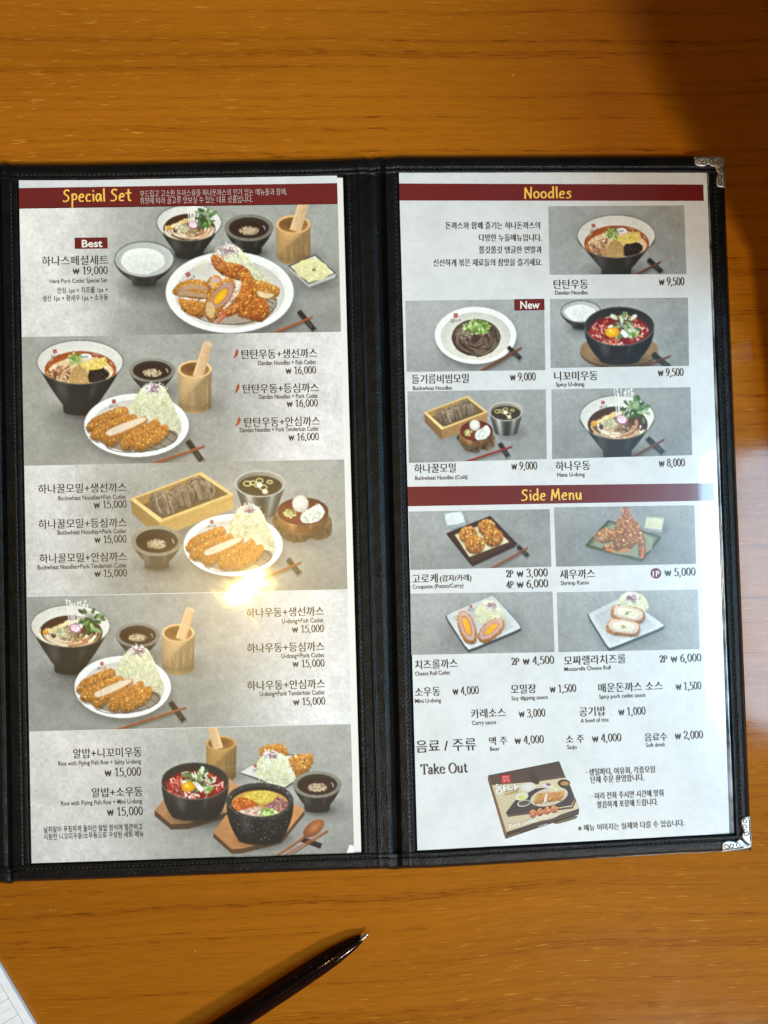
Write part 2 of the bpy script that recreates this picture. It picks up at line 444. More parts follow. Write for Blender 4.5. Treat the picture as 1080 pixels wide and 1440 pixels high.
def spiral(cx, cy, r, a0, turns, sgn=1, sq=1.0):
    return [(cx + r * (1 - .75 * k / 14) * math.cos(a0 + sgn * turns * 2 * math.pi * k / 14), cy + sq * r * (1 - .75 * k / 14) * math.sin(a0 + sgn * turns * 2 * math.pi * k / 14)) for k in range(15)]
corner('corner_protector', z3([(388, 176), (395, 170), (540, 168), (690, 170), (728, 184), (742, 215), (746, 380), (750, 515), (742, 530), (700, 532), (655, 520), (640, 480), (645, 400), (662, 368), (640, 340), (630, 300), (615, 292), (570, 280), (545, 262), (510, 284), (450, 284), (400, 268), (386, 235)]),
       [z3(q) for q in (spiral(440, 228, 38, 0, 1.1), spiral(505, 225, 36, math.pi, 1.1, -1), spiral(590, 222, 42, .3, 1.2), [(640, 245), (670, 215), (700, 190)], [(655, 262), (690, 240), (715, 205)], spiral(688, 322, 36, -1.5, 1.2), spiral(690, 410, 34, 1.5, 1.1), spiral(692, 480, 32, -1.5, 1.1, -1), [(400, 210), (430, 182), (520, 180), (640, 190)], [(728, 240), (735, 380), (735, 510)])],
       'silver corner protector at the upper right of the right leaf')
corner('corner_protector', z6([(545, 804), (538, 740), (548, 706), (600, 682), (670, 686), (700, 697), (735, 664), (775, 676), (815, 715), (850, 728), (815, 695), (778, 650), (774, 605), (794, 575), (770, 520), (764, 445), (800, 405), (855, 398), (872, 415), (878, 560), (890, 710), (882, 750), (850, 772), (700, 792), (560, 812)]),
       [z6(q) for q in (spiral(598, 745, 38, 0, 1.1), spiral(655, 738, 36, math.pi, 1.1, -1), spiral(740, 732, 38, .3, 1.2), [(790, 680), (820, 715), (858, 735)], [(775, 745), (820, 745), (850, 750)], spiral(822, 600, 34, -1.5, 1.2), spiral(818, 520, 34, 1.5, 1.1), spiral(818, 455, 32, -1.5, 1.1, -1), [(560, 790), (680, 778), (800, 762)], [(862, 440), (868, 560), (874, 690)])],
       'silver corner protector at the lower right of the right leaf')

# ------------------------------------------------------------------ pages
def zpage(x, y):
    """printed sheets lie flat; the outer margin of the right one bends down into its pocket"""
    t_ = tv(y); f0 = 561 + 26 * t_; f1 = 994 + 32 * t_
    u = (x - f0) / (f1 - f0)
    z = ZP
    if u > .90: z -= .042 * (u - .90) ** 2
    return z
def sheet(name, corners, mat, parent, nx=60, ny=60, dz=0.0):
    (a, b_, c_, d) = [np.array(q, float) for q in corners]     # TL TR BR BL
    V, F = [], []
    for j in range(ny + 1):
        for i in range(nx + 1):
            q = lerp(lerp(a, b_, i / nx), lerp(d, c_, i / nx), j / ny)
            V.append(at(q[0], q[1], zpage(q[0], q[1]) + dz))
    n = nx + 1
    F = [(j * n + i, (j + 1) * n + i, (j + 1) * n + i + 1, j * n + i + 1) for j in range(ny) for i in range(nx)]
    return mesh_obj(name, V, F, mat, parent, True)
QL = [(26.5, 253.5), (474, 247), (498, 1199.5), (44.5, 1214)]
QR = [(561, 242), (994, 243), (1026, 1172), (587, 1196)]
backL = sheet('backing_sheet', [(300, 251), (482, 250), (508, 1198.5), (330, 1206)], M['paper_blank'], menu, 10, 30, -.00015)
pageL = sheet('page', QL, M['paper'], menu, 20, 40)
pageL['label'] = 'left printed page headed Special Set with five set meals'
pageR = sheet('page', QR, M['paper'], menu, 80, 40)
pageR['label'] = 'right printed page headed Noodles and Side Menu'
pageF = sheet('page', [(-512, 260), (-96, 257), (-86, 1216), (-512, 1228)], M['paper_blank'], menu, 6, 6)
# clear rim of the plastic pocket, seen beside the right-hand sheet
m, nt, b = newmat('clear_pocket_rim'); b.inputs['Base Color'].default_value = (.22, .23, .25, 1); b.inputs['Roughness'].default_value = .12; b.inputs['Specular IOR Level'].default_value = .9
nt.links.new(ramp(nt, noise(nt, mapped(nt, (1, 1, 1)), 60), [(.35, (.05, .05, .055, 1)), (.65, (.42, .44, .48, 1))]), b.inputs['Base Color'])
nt.links.new(bump(nt, noise(nt, mapped(nt, (1, .4, 1)), 70), .5, .002), b.inputs['Normal'])
V = []; F = []
for k in range(61):
    y = lerp(243.5, 1171.5, k / 60); t_ = tv(y)
    xa = lerp(994.3, 1026.3, k / 60); xb = lerp(996.8, 1033, k / 60)
    for xx, zz in ((xa, zpage(xa, y) + .00002), (lerp(xa, xb, .5), .0037), (xb, .0033)):
        V.append(at(xx, y, zz))
for k in range(60):
    for j in range(2): F.append((k * 3 + j, k * 3 + 3 + j, k * 3 + 4 + j, k * 3 + 1 + j))
mesh_obj('pocket_rim', V, F, m, menu, True)
# ------------------------------------------------------------------ printing kit: flat layers of ink on the pages
class Canvas:
    """collects flat coloured shapes in photo coordinates, clipped to one printed picture"""
    def __init__(s, quad):
        s.q = [np.array(p, float) for p in quad]; s.V = []; s.F = []; s.C = []; s.n = 0; s.step = 6e-7; s.nground = -1
        c = sum(s.q) / 4
        s.pl = []
        for i in range(4):
            a, b_ = s.q[i], s.q[(i + 1) % 4]; nrm = np.array([-(b_ - a)[1], (b_ - a)[0]])
            if np.dot(c - a, nrm) < 0: nrm = -nrm
            s.pl.append((a[0], a[1], nrm[0], nrm[1]))
    def face(s, vs):
        """vs: list of (x, y, (r,g,b,a)) in linear colour"""
        for ax, ay, nx, ny in s.pl:
            ds = [(v_[0] - ax) * nx + (v_[1] - ay) * ny for v_ in vs]
            if min(ds) >= 0: continue
            if max(ds) <= 0: return
            o_ = []
            for i in range(len(vs)):
                a, b_, da, db = vs[i], vs[(i + 1) % len(vs)], ds[i], ds[(i + 1) % len(vs)]
                if da >= 0: o_.append(a)
                if (da > 0 and db < 0) or (da < 0 and db > 0):
                    f = da / (da - db)
                    o_.append((lerp(a[0], b_[0], f), lerp(a[1], b_[1], f), tuple(lerp(p_, q_, f) for p_, q_ in zip(a[2], b_[2]))))
            vs = o_
            if len(vs) < 3: return
        b0 = len(s.V)
        for v_ in vs:
            s.V.append((v_[0], v_[1], s.n)); s.C.append(v_[2])
        s.F.append(tuple(range(b0, b0 + len(vs))))
    def nl(s): s.n += 1
    # --- shapes
    def poly(s, pts, col, sh=None, smooth=0, cols=None):
        if smooth: pts = catmull(pts, True, smooth)
        s.nl()
        c = lin(col)
        xs = [p_[0] for p_ in pts]; ys = [p_[1] for p_ in pts]
        cx, cy = (min(xs) + max(xs)) / 2, (min(ys) + max(ys)) / 2; hw = max(1e-3, (max(xs) - min(xs)) / 2); hh = max(1e-3, (max(ys) - min(ys)) / 2)
        def cc(p_):
            if not sh: return tuple(c)
            k = 1 + sh[0] * (p_[0] - cx) / hw + sh[1] * (p_[1] - cy) / hh
            return (c[0] * k, c[1] * k, c[2] * k, c[3])
        for tr_ in geometry.tessellate_polygon([[Vector((p_[0], p_[1], 0)) for p_ in pts]]):
            s.face([(pts[i][0], pts[i][1], cc(pts[i]) if cols is None else tuple(lin(cols[i]))) for i in tr_])
    def disc(s, cx, cy, rx, ry, col, edge=None, rot=0, n=36, sh=None, ea=None, pw=1.0, a0=0, a1=2 * math.pi):
        s.nl()
        c0 = lin(col); c1 = lin(edge if edge else col)
        if ea is not None: c1 = c1[:3] + [ea]
        rings = [0, .35, .6, .8, .92, 1.0] if (edge or ea is not None or sh) else [0, 1.0]
        cr, sr = math.cos(rot), math.sin(rot)
        def vert(r, a):
            u, w = r * math.cos(a), r * math.sin(a)
            f = r ** pw; col_ = [lerp(p_, q_, f) for p_, q_ in zip(c0, c1)]
            if sh:
                k = 1 + sh[0] * u + sh[1] * w; col_ = [col_[0] * k, col_[1] * k, col_[2] * k, col_[3]]
            return (cx + rx * u * cr - ry * w * sr, cy + rx * u * sr + ry * w * cr, tuple(col_))
        for i in range(n):
            p_, q_ = a0 + (a1 - a0) * i / n, a0 + (a1 - a0) * (i + 1) / n
            for k in range(len(rings) - 1):
                if rings[k] == 0: s.face([vert(0, p_), vert(rings[k + 1], p_), vert(rings[k + 1], q_)])
                else: s.face([vert(rings[k], p_), vert(rings[k + 1], p_), vert(rings[k + 1], q_), vert(rings[k], q_)])
    def shadow(s, cx, cy, rx, ry, a=.6, rot=0, col=(48, 46, 40)):
        s.disc(cx, cy, rx, ry, tuple(col) + (a,), ea=0.0, rot=rot, pw=1.3)
    def stroke(s, pts, w, col, w1=None, sm=3, sh=0, col1=None):
        if sm and len(pts) > 2: pts = catmull(pts, False, sm)
        s.nl(); c0 = lin(col); c1 = lin(col1) if col1 else c0
        P = [np.array(p_, float) for p_ in pts]; N = len(P); L = []
        for i in range(N):
            d = P[min(i + 1, N - 1)] - P[max(i - 1, 0)]; d = d / (np.hypot(*d) + 1e-9); nn = np.array([-d[1], d[0]])
            f = i / max(1, N - 1); ww = (w + ((w1 if w1 is not None else w) - w) * f) / 2
            cf = tuple(lerp(a, b_, f) for a, b_ in zip(c0, c1))
            cl = tuple(x * (1 + sh) for x in cf[:3]) + (cf[3],); cd = tuple(x * (1 - sh) for x in cf[:3]) + (cf[3],)
            if nn[1] > 0: cl, cd = cd, cl
            L.append((P[i] + nn * ww, P[i] - nn * ww, cl, cd))
        for a, b_ in zip(L, L[1:]):
            s.face([(a[0][0], a[0][1], a[2]), (b_[0][0], b_[0][1], b_[2]), (b_[1][0], b_[1][1], b_[3]), (a[1][0], a[1][1], a[3])])
    def blob(s, x, y, r, col, asp=1.0, rot=0, n=6, jit=.35, sh=0.0):
        s.nl(); c = lin(col); cr, sr = math.cos(rot), math.sin(rot); vs = []
        for k in range(n):
            a = 2 * math.pi * k / n; q = r * (1 + rnd.uniform(-jit, jit)); u, w = q * math.cos(a), q * math.sin(a) * asp
            kk = 1 - sh * math.sin(a + rot)
            vs.append((x + u * cr - w * sr, y + u * sr + w * cr, (c[0] * kk, c[1] * kk, c[2] * kk, c[3])))
        s.face(vs)
    def fill(s, pts, n, fn):
        """calls fn(x, y, u, v) for n random points inside a polygon; u, v run 0..1 over its box"""
        xs = [p_[0] for p_ in pts]; ys = [p_[1] for p_ in pts]; x0, x1, y0, y1 = min(xs), max(xs), min(ys), max(ys); k = 0; tries = 0
        while k < n and tries < n * 12:
            tries += 1
            x, y = rnd.uniform(x0, x1), rnd.uniform(y0, y1); ins = False; j = len(pts) - 1
            for i in range(len(pts)):
                if (pts[i][1] > y) != (pts[j][1] > y) and x < (pts[j][0] - pts[i][0]) * (y - pts[i][1]) / (pts[j][1] - pts[i][1]) + pts[i][0]: ins = not ins
                j = i
            if ins:
                fn(x, y, (x - x0) / (x1 - x0 + 1e-9), (y - y0) / (y1 - y0 + 1e-9)); k += 1
    def ground(s, colfn, nx=26, ny=14):
        for j in range(ny):
            for i in range(nx):
                vs = []
                for di, dj in ((0, 0), (0, 1), (1, 1), (1, 0)):
                    u, v_ = -.06 + 1.12 * (i + di) / nx, -.08 + 1.16 * (j + dj) / ny
                    p_ = lerp(lerp(s.q[0], s.q[1], u), lerp(s.q[3], s.q[2], u), v_)
                    vs.append((p_[0], p_[1], tuple(lin(colfn(min(1, max(0, u)), min(1, max(0, v_)))))))
                b0 = len(s.V)
                for v_ in vs: s.V.append((v_[0], v_[1], s.n)); s.C.append(v_[2])
                s.F.append((b0, b0 + 1, b0 + 2, b0 + 3))
        s.nground = len(s.F)
    def build_flat(s, name, parent, label=None):
        st = min(s.step, 2.2e-4 / max(1, s.n))
        o = mesh_obj(name, [at(x, y, zpage(x, y) + 2e-5 + k * st) for x, y, k in s.V], s.F, M['photo'], parent)
        ca = o.data.color_attributes.new('ink', 'FLOAT_COLOR', 'POINT')
        ca.data.foreach_set('color', [q for c_ in s.C for q in (min(c_[0], .95), min(c_[1], .95), min(c_[2], .95), c_[3])])
        if label: o['label'] = label
        return o
    def build(s, name, parent, label=None, SS=2):
        """prints the collected shapes as a fine halftone: a dense sheet whose points carry the ink colour"""
        Q = np.array(s.q); x0, y0 = Q.min(0) - 5; x1, y1 = Q.max(0) + 5
        Wd, Hd = int((x1 - x0) * SS), int((y1 - y0) * SS)
        img = np.full((Hd, Wd, 3), .33, np.float32); rs = np.random.RandomState(len(s.F) % 9973)
        VX = (np.array([v_[0] for v_ in s.V]) - x0) * SS - .5; VY = (np.array([v_[1] for v_ in s.V]) - y0) * SS - .5; CC_ = np.array(s.C, np.float32)
        first = s.F[0] if s.F else None; ng = s.nground
        for fi, f in enumerate(s.F):
            if fi == ng:                                            # mottled stone backdrop before the dishes go on
                k = 1 + .045 * fnoise(rs, Hd, Wd, 26 * SS) + .028 * fnoise(rs, Hd, Wd, 7 * SS) + .022 * fnoise(rs, Hd, Wd, 2.0 * SS) + .020 * fnoise(rs, Hd, Wd, .8 * SS)
                img *= k[..., None]
            f = list(f); c_ = CC_[f]; flat = np.ptp(c_, axis=0).max() < 1e-4
            tris = [f] if flat else [[f[0], f[k], f[k + 1]] for k in range(1, len(f) - 1)]
            for t_ in tris:
                X, Y = VX[t_], VY[t_]
                a, b_ = max(0, math.ceil(X.min())), min(Wd - 1, math.floor(X.max())); d, e = max(0, math.ceil(Y.min())), min(Hd - 1, math.floor(Y.max()))
                if a > b_ or d > e: continue
                gx = np.arange(a, b_ + 1)[None, :]; gy = np.arange(d, e + 1)[:, None]
                n = len(t_); ar = sum(X[k] * Y[(k + 1) % n] - X[(k + 1) % n] * Y[k] for k in range(n))
                if abs(ar) < 1e-7: continue
                sg = 1.0 if ar > 0 else -1.0; mk = None; ws = []
                for k in range(n):
                    k2 = (k + 1) % n; w = ((X[k2] - X[k]) * (gy - Y[k]) - (Y[k2] - Y[k]) * (gx - X[k])) * sg
                    ws.append(w); q = w >= 0; mk = q if mk is None else mk & q
                if not mk.any(): continue
                sub = img[d:e + 1, a:b_ + 1]
                if flat:
                    al = c_[0, 3]
                    if al > .999: sub[mk] = c_[0, :3]
                    else: sub[mk] = sub[mk] * (1 - al) + c_[0, :3] * al
                else:
                    B = np.stack([ws[1][mk], ws[2][mk], ws[0][mk]], 1) / abs(ar); col = B @ CC_[t_]
                    al = col[:, 3:4]; sub[mk] = sub[mk] * (1 - al) + col[:, :3] * al
        # photographic finish: lens softness, surface relief, local contrast, grain
        img = blur(img, .50 * SS)
        L = img.mean(2); h = blur(L[..., None], .9 * SS)[..., 0]; sh = int(round(1.2 * SS))
        rel = (h - np.roll(np.roll(h, sh, 0), sh // 2, 1)) / (h + .06)
        img *= (1 + np.clip(-.16 * rel, -.16, .14))[..., None]
        Lb = blur(L[..., None], 7 * SS)[..., 0]; img *= np.clip(1 + .38 * (L - Lb) / (Lb + .12), .66, 1.30)[..., None]
        img *= (1 + .026 * fnoise(rs, Hd, Wd, 1.1 * SS) + .024 * fnoise(rs, Hd, Wd, .5 * SS))[..., None]
        nu = int(np.hypot(*(Q[1] - Q[0])) * 1.3); nv = int(np.hypot(*(Q[3] - Q[0])) * 1.3)
        U, Vv = np.meshgrid(np.linspace(0, 1, nu), np.linspace(0, 1, nv))
        PX = (Q[0, 0] * (1 - U) + Q[1, 0] * U) * (1 - Vv) + (Q[3, 0] * (1 - U) + Q[2, 0] * U) * Vv
        PY = (Q[0, 1] * (1 - U) + Q[1, 1] * U) * (1 - Vv) + (Q[3, 1] * (1 - U) + Q[2, 1] * U) * Vv
        sx = np.clip((PX - x0) * SS - .5, 0, Wd - 1.01); sy = np.clip((PY - y0) * SS - .5, 0, Hd - 1.01); ix, iy = sx.astype(int), sy.astype(int); fx, fy = (sx - ix)[..., None], (sy - iy)[..., None]
        col = (img[iy, ix] * (1 - fx) + img[iy, ix + 1] * fx) * (1 - fy) + (img[iy + 1, ix] * (1 - fx) + img[iy + 1, ix + 1] * fx) * fy
        tt = tv(PY); u_ = (PX - (561 + 26 * tt)) / (433 + 6 * tt); Z = ZP + 3e-5 - np.where(u_ > .9, .042 * (u_ - .9) ** 2, 0)
        D = np.stack([(PX - 540) / FPX, (720 - PY) / FPX, -np.ones_like(PX)], -1) @ CR.T
        co = CPOS + D * ((Z - CPOS[2]) / D[..., 2])[..., None] - np.array(world_org(parent))
        me = bpy.data.meshes.new(name); N = nu * nv; me.vertices.add(N); me.vertices.foreach_set('co', co.reshape(-1).astype(np.float32))
        I = np.arange(N).reshape(nv, nu); qd = np.stack([I[:-1, :-1], I[1:, :-1], I[1:, 1:], I[:-1, 1:]], -1).reshape(-1)
        nf = (nu - 1) * (nv - 1); me.loops.add(nf * 4); me.loops.foreach_set('vertex_index', qd.astype(np.int32)); me.polygons.add(nf)
        me.polygons.foreach_set('loop_start', np.arange(0, nf * 4, 4, dtype=np.int32)); me.polygons.foreach_set('use_smooth', np.ones(nf, bool))
        me.update(calc_edges=True); me.materials.append(M['photo'])
        ca = me.color_attributes.new('ink', 'FLOAT_COLOR', 'POINT')
        ca.data.foreach_set('color', np.concatenate([np.clip(col, 0.002, .95).reshape(-1, 3), np.ones((N, 1))], 1).astype(np.float32).reshape(-1))
        o = bpy.data.objects.new(name, me); COL.objects.link(o); o.parent = parent
        if label: o['label'] = label
        return o
def blur(a, sg):
    r_ = max(1, int(sg * 2.6)); k = np.exp(-.5 * (np.arange(-r_, r_ + 1) / sg) ** 2); k = (k / k.sum()).astype(np.float32)
    for ax_ in (0, 1):
        p_ = [(0, 0)] * a.ndim; p_[ax_] = (r_, r_); b_ = np.pad(a, p_, mode='edge'); o_ = np.zeros_like(a); n = a.shape[ax_]
        for i, w in enumerate(k): o_ += w * (b_[i:i + n] if ax_ == 0 else b_[:, i:i + n])
        a = o_
    return a
def fnoise(rs, h, w, sg):
    """unit-variance smooth noise"""
    q = max(1, int(sg / 2)); n = rs.randn(h // q + 4, w // q + 4).astype(np.float32)
    n = blur(n[..., None], max(.5, sg / q))[..., 0]
    yy = np.linspace(1, n.shape[0] - 3, h); xx = np.linspace(1, n.shape[1] - 3, w); iy, ix = yy.astype(int), xx.astype(int); fy, fx = (yy - iy)[:, None], (xx - ix)[None]
    o_ = (n[iy][:, ix] * (1 - fx) + n[iy][:, ix + 1] * fx) * (1 - fy) + (n[iy + 1][:, ix] * (1 - fx) + n[iy + 1][:, ix + 1] * fx) * fy
    return o_ / (o_.std() + 1e-6)
def mixc(a, b_, f): return tuple(lerp(p_, q_, f) for p_, q_ in zip(a, b_))
def pick(p): return p[rnd.randrange(len(p))]
def jc(c_, a=10):
    k = rnd.uniform(-a, a); return tuple(v_ + k + rnd.uniform(-a * .3, a * .3) for v_ in c_[:3])

CRUMB = [(182, 118, 50), (206, 142, 64), (222, 164, 84), (232, 180, 104), (146, 86, 34), (216, 156, 78), (192, 126, 52), (162, 98, 38)]
GOLD = [(206, 138, 52), (222, 158, 70), (232, 178, 94), (190, 116, 40), (170, 98, 34), (240, 192, 112)]
PRAWN = [(208, 128, 48), (222, 144, 60), (192, 106, 36), (232, 164, 84), (174, 90, 32), (214, 124, 52)]
def crumb(c, pts, n, pal=CRUMB, r=1.5, base=(196, 128, 50), dark=.42):
    c.poly(pts, base, sh=(-.05, -dark * .7), smooth=3)
    xs = [p_[0] for p_ in pts]; ys = [p_[1] for p_ in pts]; X0, X1, Y0, Y1 = min(xs), max(xs), min(ys), max(ys)
    def f(x, y, u, v_):
        up, dn = 0.0, 0.0
        for q in (2.2, 4.5):
            up += .9 * (not _in(pts, (x, y - q))); dn += not _in(pts, (x, y + q))
        k = 1.0 + .07 * up - .17 * dn - dark * .35 * (v_ - .4) + .20 * math.sin(x * .75 + y * 1.1 + X0) * math.sin(y * .9 - x * .45) + rnd.uniform(-.24, .22)
        c.blob(x, y, r * rnd.uniform(.5, 1.25), tuple(q * k for q in pick(pal)), asp=rnd.uniform(.35, .7), rot=rnd.uniform(0, 3.1), n=5, jit=.4, sh=.10)
    c.fill(pts, int(n * 1.35), f)
    for i in range(len(pts)):                                       # rough outline
        a, b_ = pts[i], pts[(i + 1) % len(pts)]; m_ = max(1, int(math.dist(a, b_) / 1.8)); low = ((a[1] + b_[1]) / 2 - Y0) / (Y1 - Y0 + 1e-6)
        for k in range(m_):
            f_ = (k + rnd.random()) / m_; x, y = lerp(a[0], b_[0], f_), lerp(a[1], b_[1], f_)
            c.blob(x + rnd.uniform(-.8, .8), y + rnd.uniform(-.8, .8), rnd.uniform(.5, 1.4), tuple(q * (1.05 - .42 * low + rnd.uniform(-.1, .1)) for q in pick(pal)), asp=.6, rot=rnd.uniform(0, 3), n=5)
def _in(pts, p_):
    x, y = p_; ins = False; j = len(pts) - 1
    for i in range(len(pts)):
        if (pts[i][1] > y) != (pts[j][1] > y) and x < (pts[j][0] - pts[i][0]) * (y - pts[i][1]) / (pts[j][1] - pts[i][1]) + pts[i][0]: ins = not ins
        j = i
    return ins
def logo(c, x, y, s=1.0, tilt=0.0):
    """red seal with the two brushed syllables under it"""
    def T(u, w): return (x + (u * math.cos(tilt) - w * math.sin(tilt)) * s, y + (u * math.sin(tilt) + w * math.cos(tilt)) * s)
    c.poly([T(-3.2, -3.4), T(3.2, -3.2), T(3.4, 3.3), T(-3.1, 3.5)], (178, 34, 32))
    for q in ([(-1.9, -1.9), (1.9, -1.8)], [(-1.5, .1), (1.6, 0)], [(-1.8, 2), (1.8, 1.9)], [(-1.5, -1.6), (-1.3, 1.8)], [(1.6, -1), (1.5, 1.8)]):
        c.stroke([T(*p_) for p_ in q], .55 * s, (228, 150, 140), sm=0)
    for q, w in (([(-7.3, 7), (-4.6, 6.6)], 1.0), ([(-6.3, 4.8), (-5.6, 6)], 1.0), ([(-7.4, 9.4), (-6, 8.3), (-4.6, 9.2), (-6, 10.6), (-7.4, 9.5)], .9), ([(-2.9, 5.6), (-2.6, 10.5)], 1.2), ([(-2.6, 7.8), (-.9, 7.4)], 1.0),
                 ([(1, 6.2), (1.2, 8.8), (4, 8.1)], 1.1), ([(5.3, 4.9), (5.6, 9.6)], 1.2), ([(5.6, 7), (7.2, 6.6)], 1.0)):
        c.stroke([T(*p_) for p_ in q], w * s, (28, 24, 22), w1=w * s * .7, sm=2)
def body(c, cx, cy, rx, ry, depth, foot, out, footh=.16, bulge=.55):
    """outside of a bowl, drawn from the front half of its rim down to the foot"""
    c.shadow(cx + foot * .15, cy + depth + 1, foot * 1.45, foot * .50, .8, col=(30, 28, 24)); L = []
    for k in range(9):
        t_ = k / 8; xx = lerp(rx, foot, t_ ** (1 + bulge)); L.append((xx, cy + depth * (1 - footh) * t_))
    L += [(foot * .98, cy + depth * (1 - footh)), (foot * .93, cy + depth)]
    rim = [(cx + rx * math.cos(a), cy + ry * math.sin(a)) for a in np.linspace(math.pi, 0, 25)]
    arc = [(cx + foot * .93 * math.cos(a), cy + depth + foot * .22 * math.sin(a)) for a in np.linspace(0, math.pi, 13)]
    pts = rim + [(cx + p_[0], p_[1]) for p_ in L[1:]] + arc + [(cx - p_[0], p_[1]) for p_ in reversed(L[1:])]
    xs = [p_[0] for p_ in pts]
    cols = [tuple(v_ * (1.22 - .42 * abs((p_[0] - cx) / rx + .25) - .35 * max(0, (p_[1] - cy) / depth)) for v_ in out) for p_ in pts]
    c.poly(pts, out, cols=cols)
    c.disc(cx - rx * .42, cy + ry * .75 + depth * .22, rx * .20, depth * .34, tuple(min(255, v_ + 70) for v_ in out) + (.30,), ea=0, n=20, rot=-.25)
    c.disc(cx + rx * .30, cy + ry * .8 + depth * .2, rx * .10, depth * .26, tuple(min(255, v_ + 60) for v_ in out) + (.20,), ea=0, n=16, rot=.3)
def arc_pts(cx, cy, rx, ry, a0, a1, n=28): return [(cx + rx * math.cos(a), cy + ry * math.sin(a)) for a in np.linspace(a0, a1, n)]
def ringline(c, cx, cy, rx, ry, w, col, a0=0, a1=2 * math.pi, col1=None): c.stroke(arc_pts(cx, cy, rx, ry, a0, a1, 44), w, col, sm=0, col1=col1)
def leaf(c, x, y, l, a, col, w=.32):
    d = (math.cos(a), math.sin(a)); n_ = (-d[1], d[0]); pts = []
    for t_, q in ((0, .1), (.25, .8), (.4, .55), (.55, 1), (.7, .6), (.82, .75), (1, 0)): pts.append((x + d[0] * l * t_ + n_[0] * q * w * l, y + d[1] * l * t_ + n_[1] * q * w * l))
    for t_, q in ((.82, .75), (.7, .6), (.55, 1), (.4, .55), (.25, .8)): pts.append((x + d[0] * l * t_ - n_[0] * q * w * l, y + d[1] * l * t_ - n_[1] * q * w * l))
    c.poly(pts, col, sh=(0, -.25)); c.stroke([(x, y), (x + d[0] * l * .9, y + d[1] * l * .9)], .5, tuple(v_ * 1.35 for v_ in col), sm=0)
GREEN = [(70, 104, 52), (92, 128, 66), (118, 150, 84), (52, 82, 42), (140, 168, 104)]
def greens(c, cx, cy, rx, ry, n=22, pal=GREEN, l=9):
    c.disc(cx, cy, rx * .7, ry * .7, (58, 86, 44), edge=(76, 104, 56, .2), ea=.1, n=20)
    for k in range(n):
        a = rnd.uniform(0, 6.28); r = rnd.random() ** .6
        leaf(c, cx + rx * r * .75 * math.cos(a), cy + ry * r * .75 * math.sin(a), l * rnd.uniform(.6, 1.1), a + rnd.uniform(-.7, .7), jc(pick(pal), 10), .30)
def scallion(c, cx, cy, rx, ry, n=34, pal=((150, 190, 80), (116, 168, 62), (190, 212, 130), (214, 226, 170), (90, 140, 50)), r=1.7):
    c.disc(cx, cy, rx * .9, ry * .9, tuple(v_ * .82 for v_ in pal[0]), edge=tuple(v_ * .8 for v_ in pal[0]) + (.3,), n=18)
    for k in range(n):
        a = rnd.uniform(0, 6.28); q = rnd.random() ** .5; x, y = cx + rx * q * math.cos(a), cy + ry * q * math.sin(a)
        rr = r * rnd.uniform(.6, 1.1); col = pick(pal)
        c.blob(x, y, rr, jc(col, 12), asp=.75, n=7, jit=.15, sh=.15); c.blob(x, y, rr * .4, tuple(v_ * .72 for v_ in col), asp=.7, n=5, jit=.1)
def strands(c, pts, n, pal, w=.8, l=8, ang=None, curl=.6):
    def f(x, y, u, v_):
        a = rnd.uniform(0, 6.28) if ang is None else ang + rnd.uniform(-.6, .6); k = rnd.uniform(-curl, curl); ll = l * rnd.uniform(.5, 1.1)
        sh = 1.04 - .16 * v_ + rnd.uniform(-.05, .05)
        q = [(x - math.cos(a - k) * ll / 2, y - math.sin(a - k) * ll / 2), (x, y), (x + math.cos(a + k) * ll / 2, y + math.sin(a + k) * ll / 2)]
        c.stroke(q, w * rnd.uniform(.7, 1.2), tuple(v2 * sh for v2 in pick(pal)), sm=2)
    c.fill(pts, n, f)
CABB = [(244, 242, 216), (236, 234, 196), (224, 224, 170), (250, 248, 234), (238, 236, 206), (214, 212, 150)]
def cabbage(c, pts, n=170, top=None, pal=CABB, l=9):
    c.poly(pts, (222, 220, 176), sh=(.02, -.10), smooth=3)
    strands(c, pts, int(n * .5), [tuple(v_ * .84 for v_ in q) for q in pal], .8, l)
    strands(c, pts, n, pal, .8, l)
    if top:
        x, y, r = top
        strands(c, arc_pts(x, y, r, r * .55, 0, 6.2, 12), 46, [(244, 240, 232), (232, 226, 222), (206, 176, 190), (176, 132, 156), (250, 248, 244)], .8, r * .8)
        for k in range(14):
            a = rnd.uniform(0, 6.28); c.stroke([(x + r * .4 * rnd.uniform(-1, 1), y + r * .3 * rnd.uniform(-1, 1)), (x + r * .7 * math.cos(a), y + r * .45 * math.sin(a))], .75, jc((142, 84, 112), 16), sm=0)
def rice(c, cx, cy, rx, ry, n=150, tint=(253, 253, 242)):
    pts = arc_pts(cx, cy, rx, ry, 0, 6.2, 18)
    pts = [(x + rnd.uniform(-1, 1), y + rnd.uniform(-.8, .8)) for x, y in pts]
    c.poly(pts, tuple(v_ * .93 for v_ in tint), sh=(-.03, -.10), smooth=2)
    def f(x, y, u, v_):
        k = rnd.uniform(.86, 1.08) - .10 * v_; c.blob(x, y, rnd.uniform(.9, 1.7), tuple(q * k for q in tint), asp=.5, rot=rnd.uniform(0, 3), n=6, jit=.15, sh=.07)
    c.fill(pts, n, f)
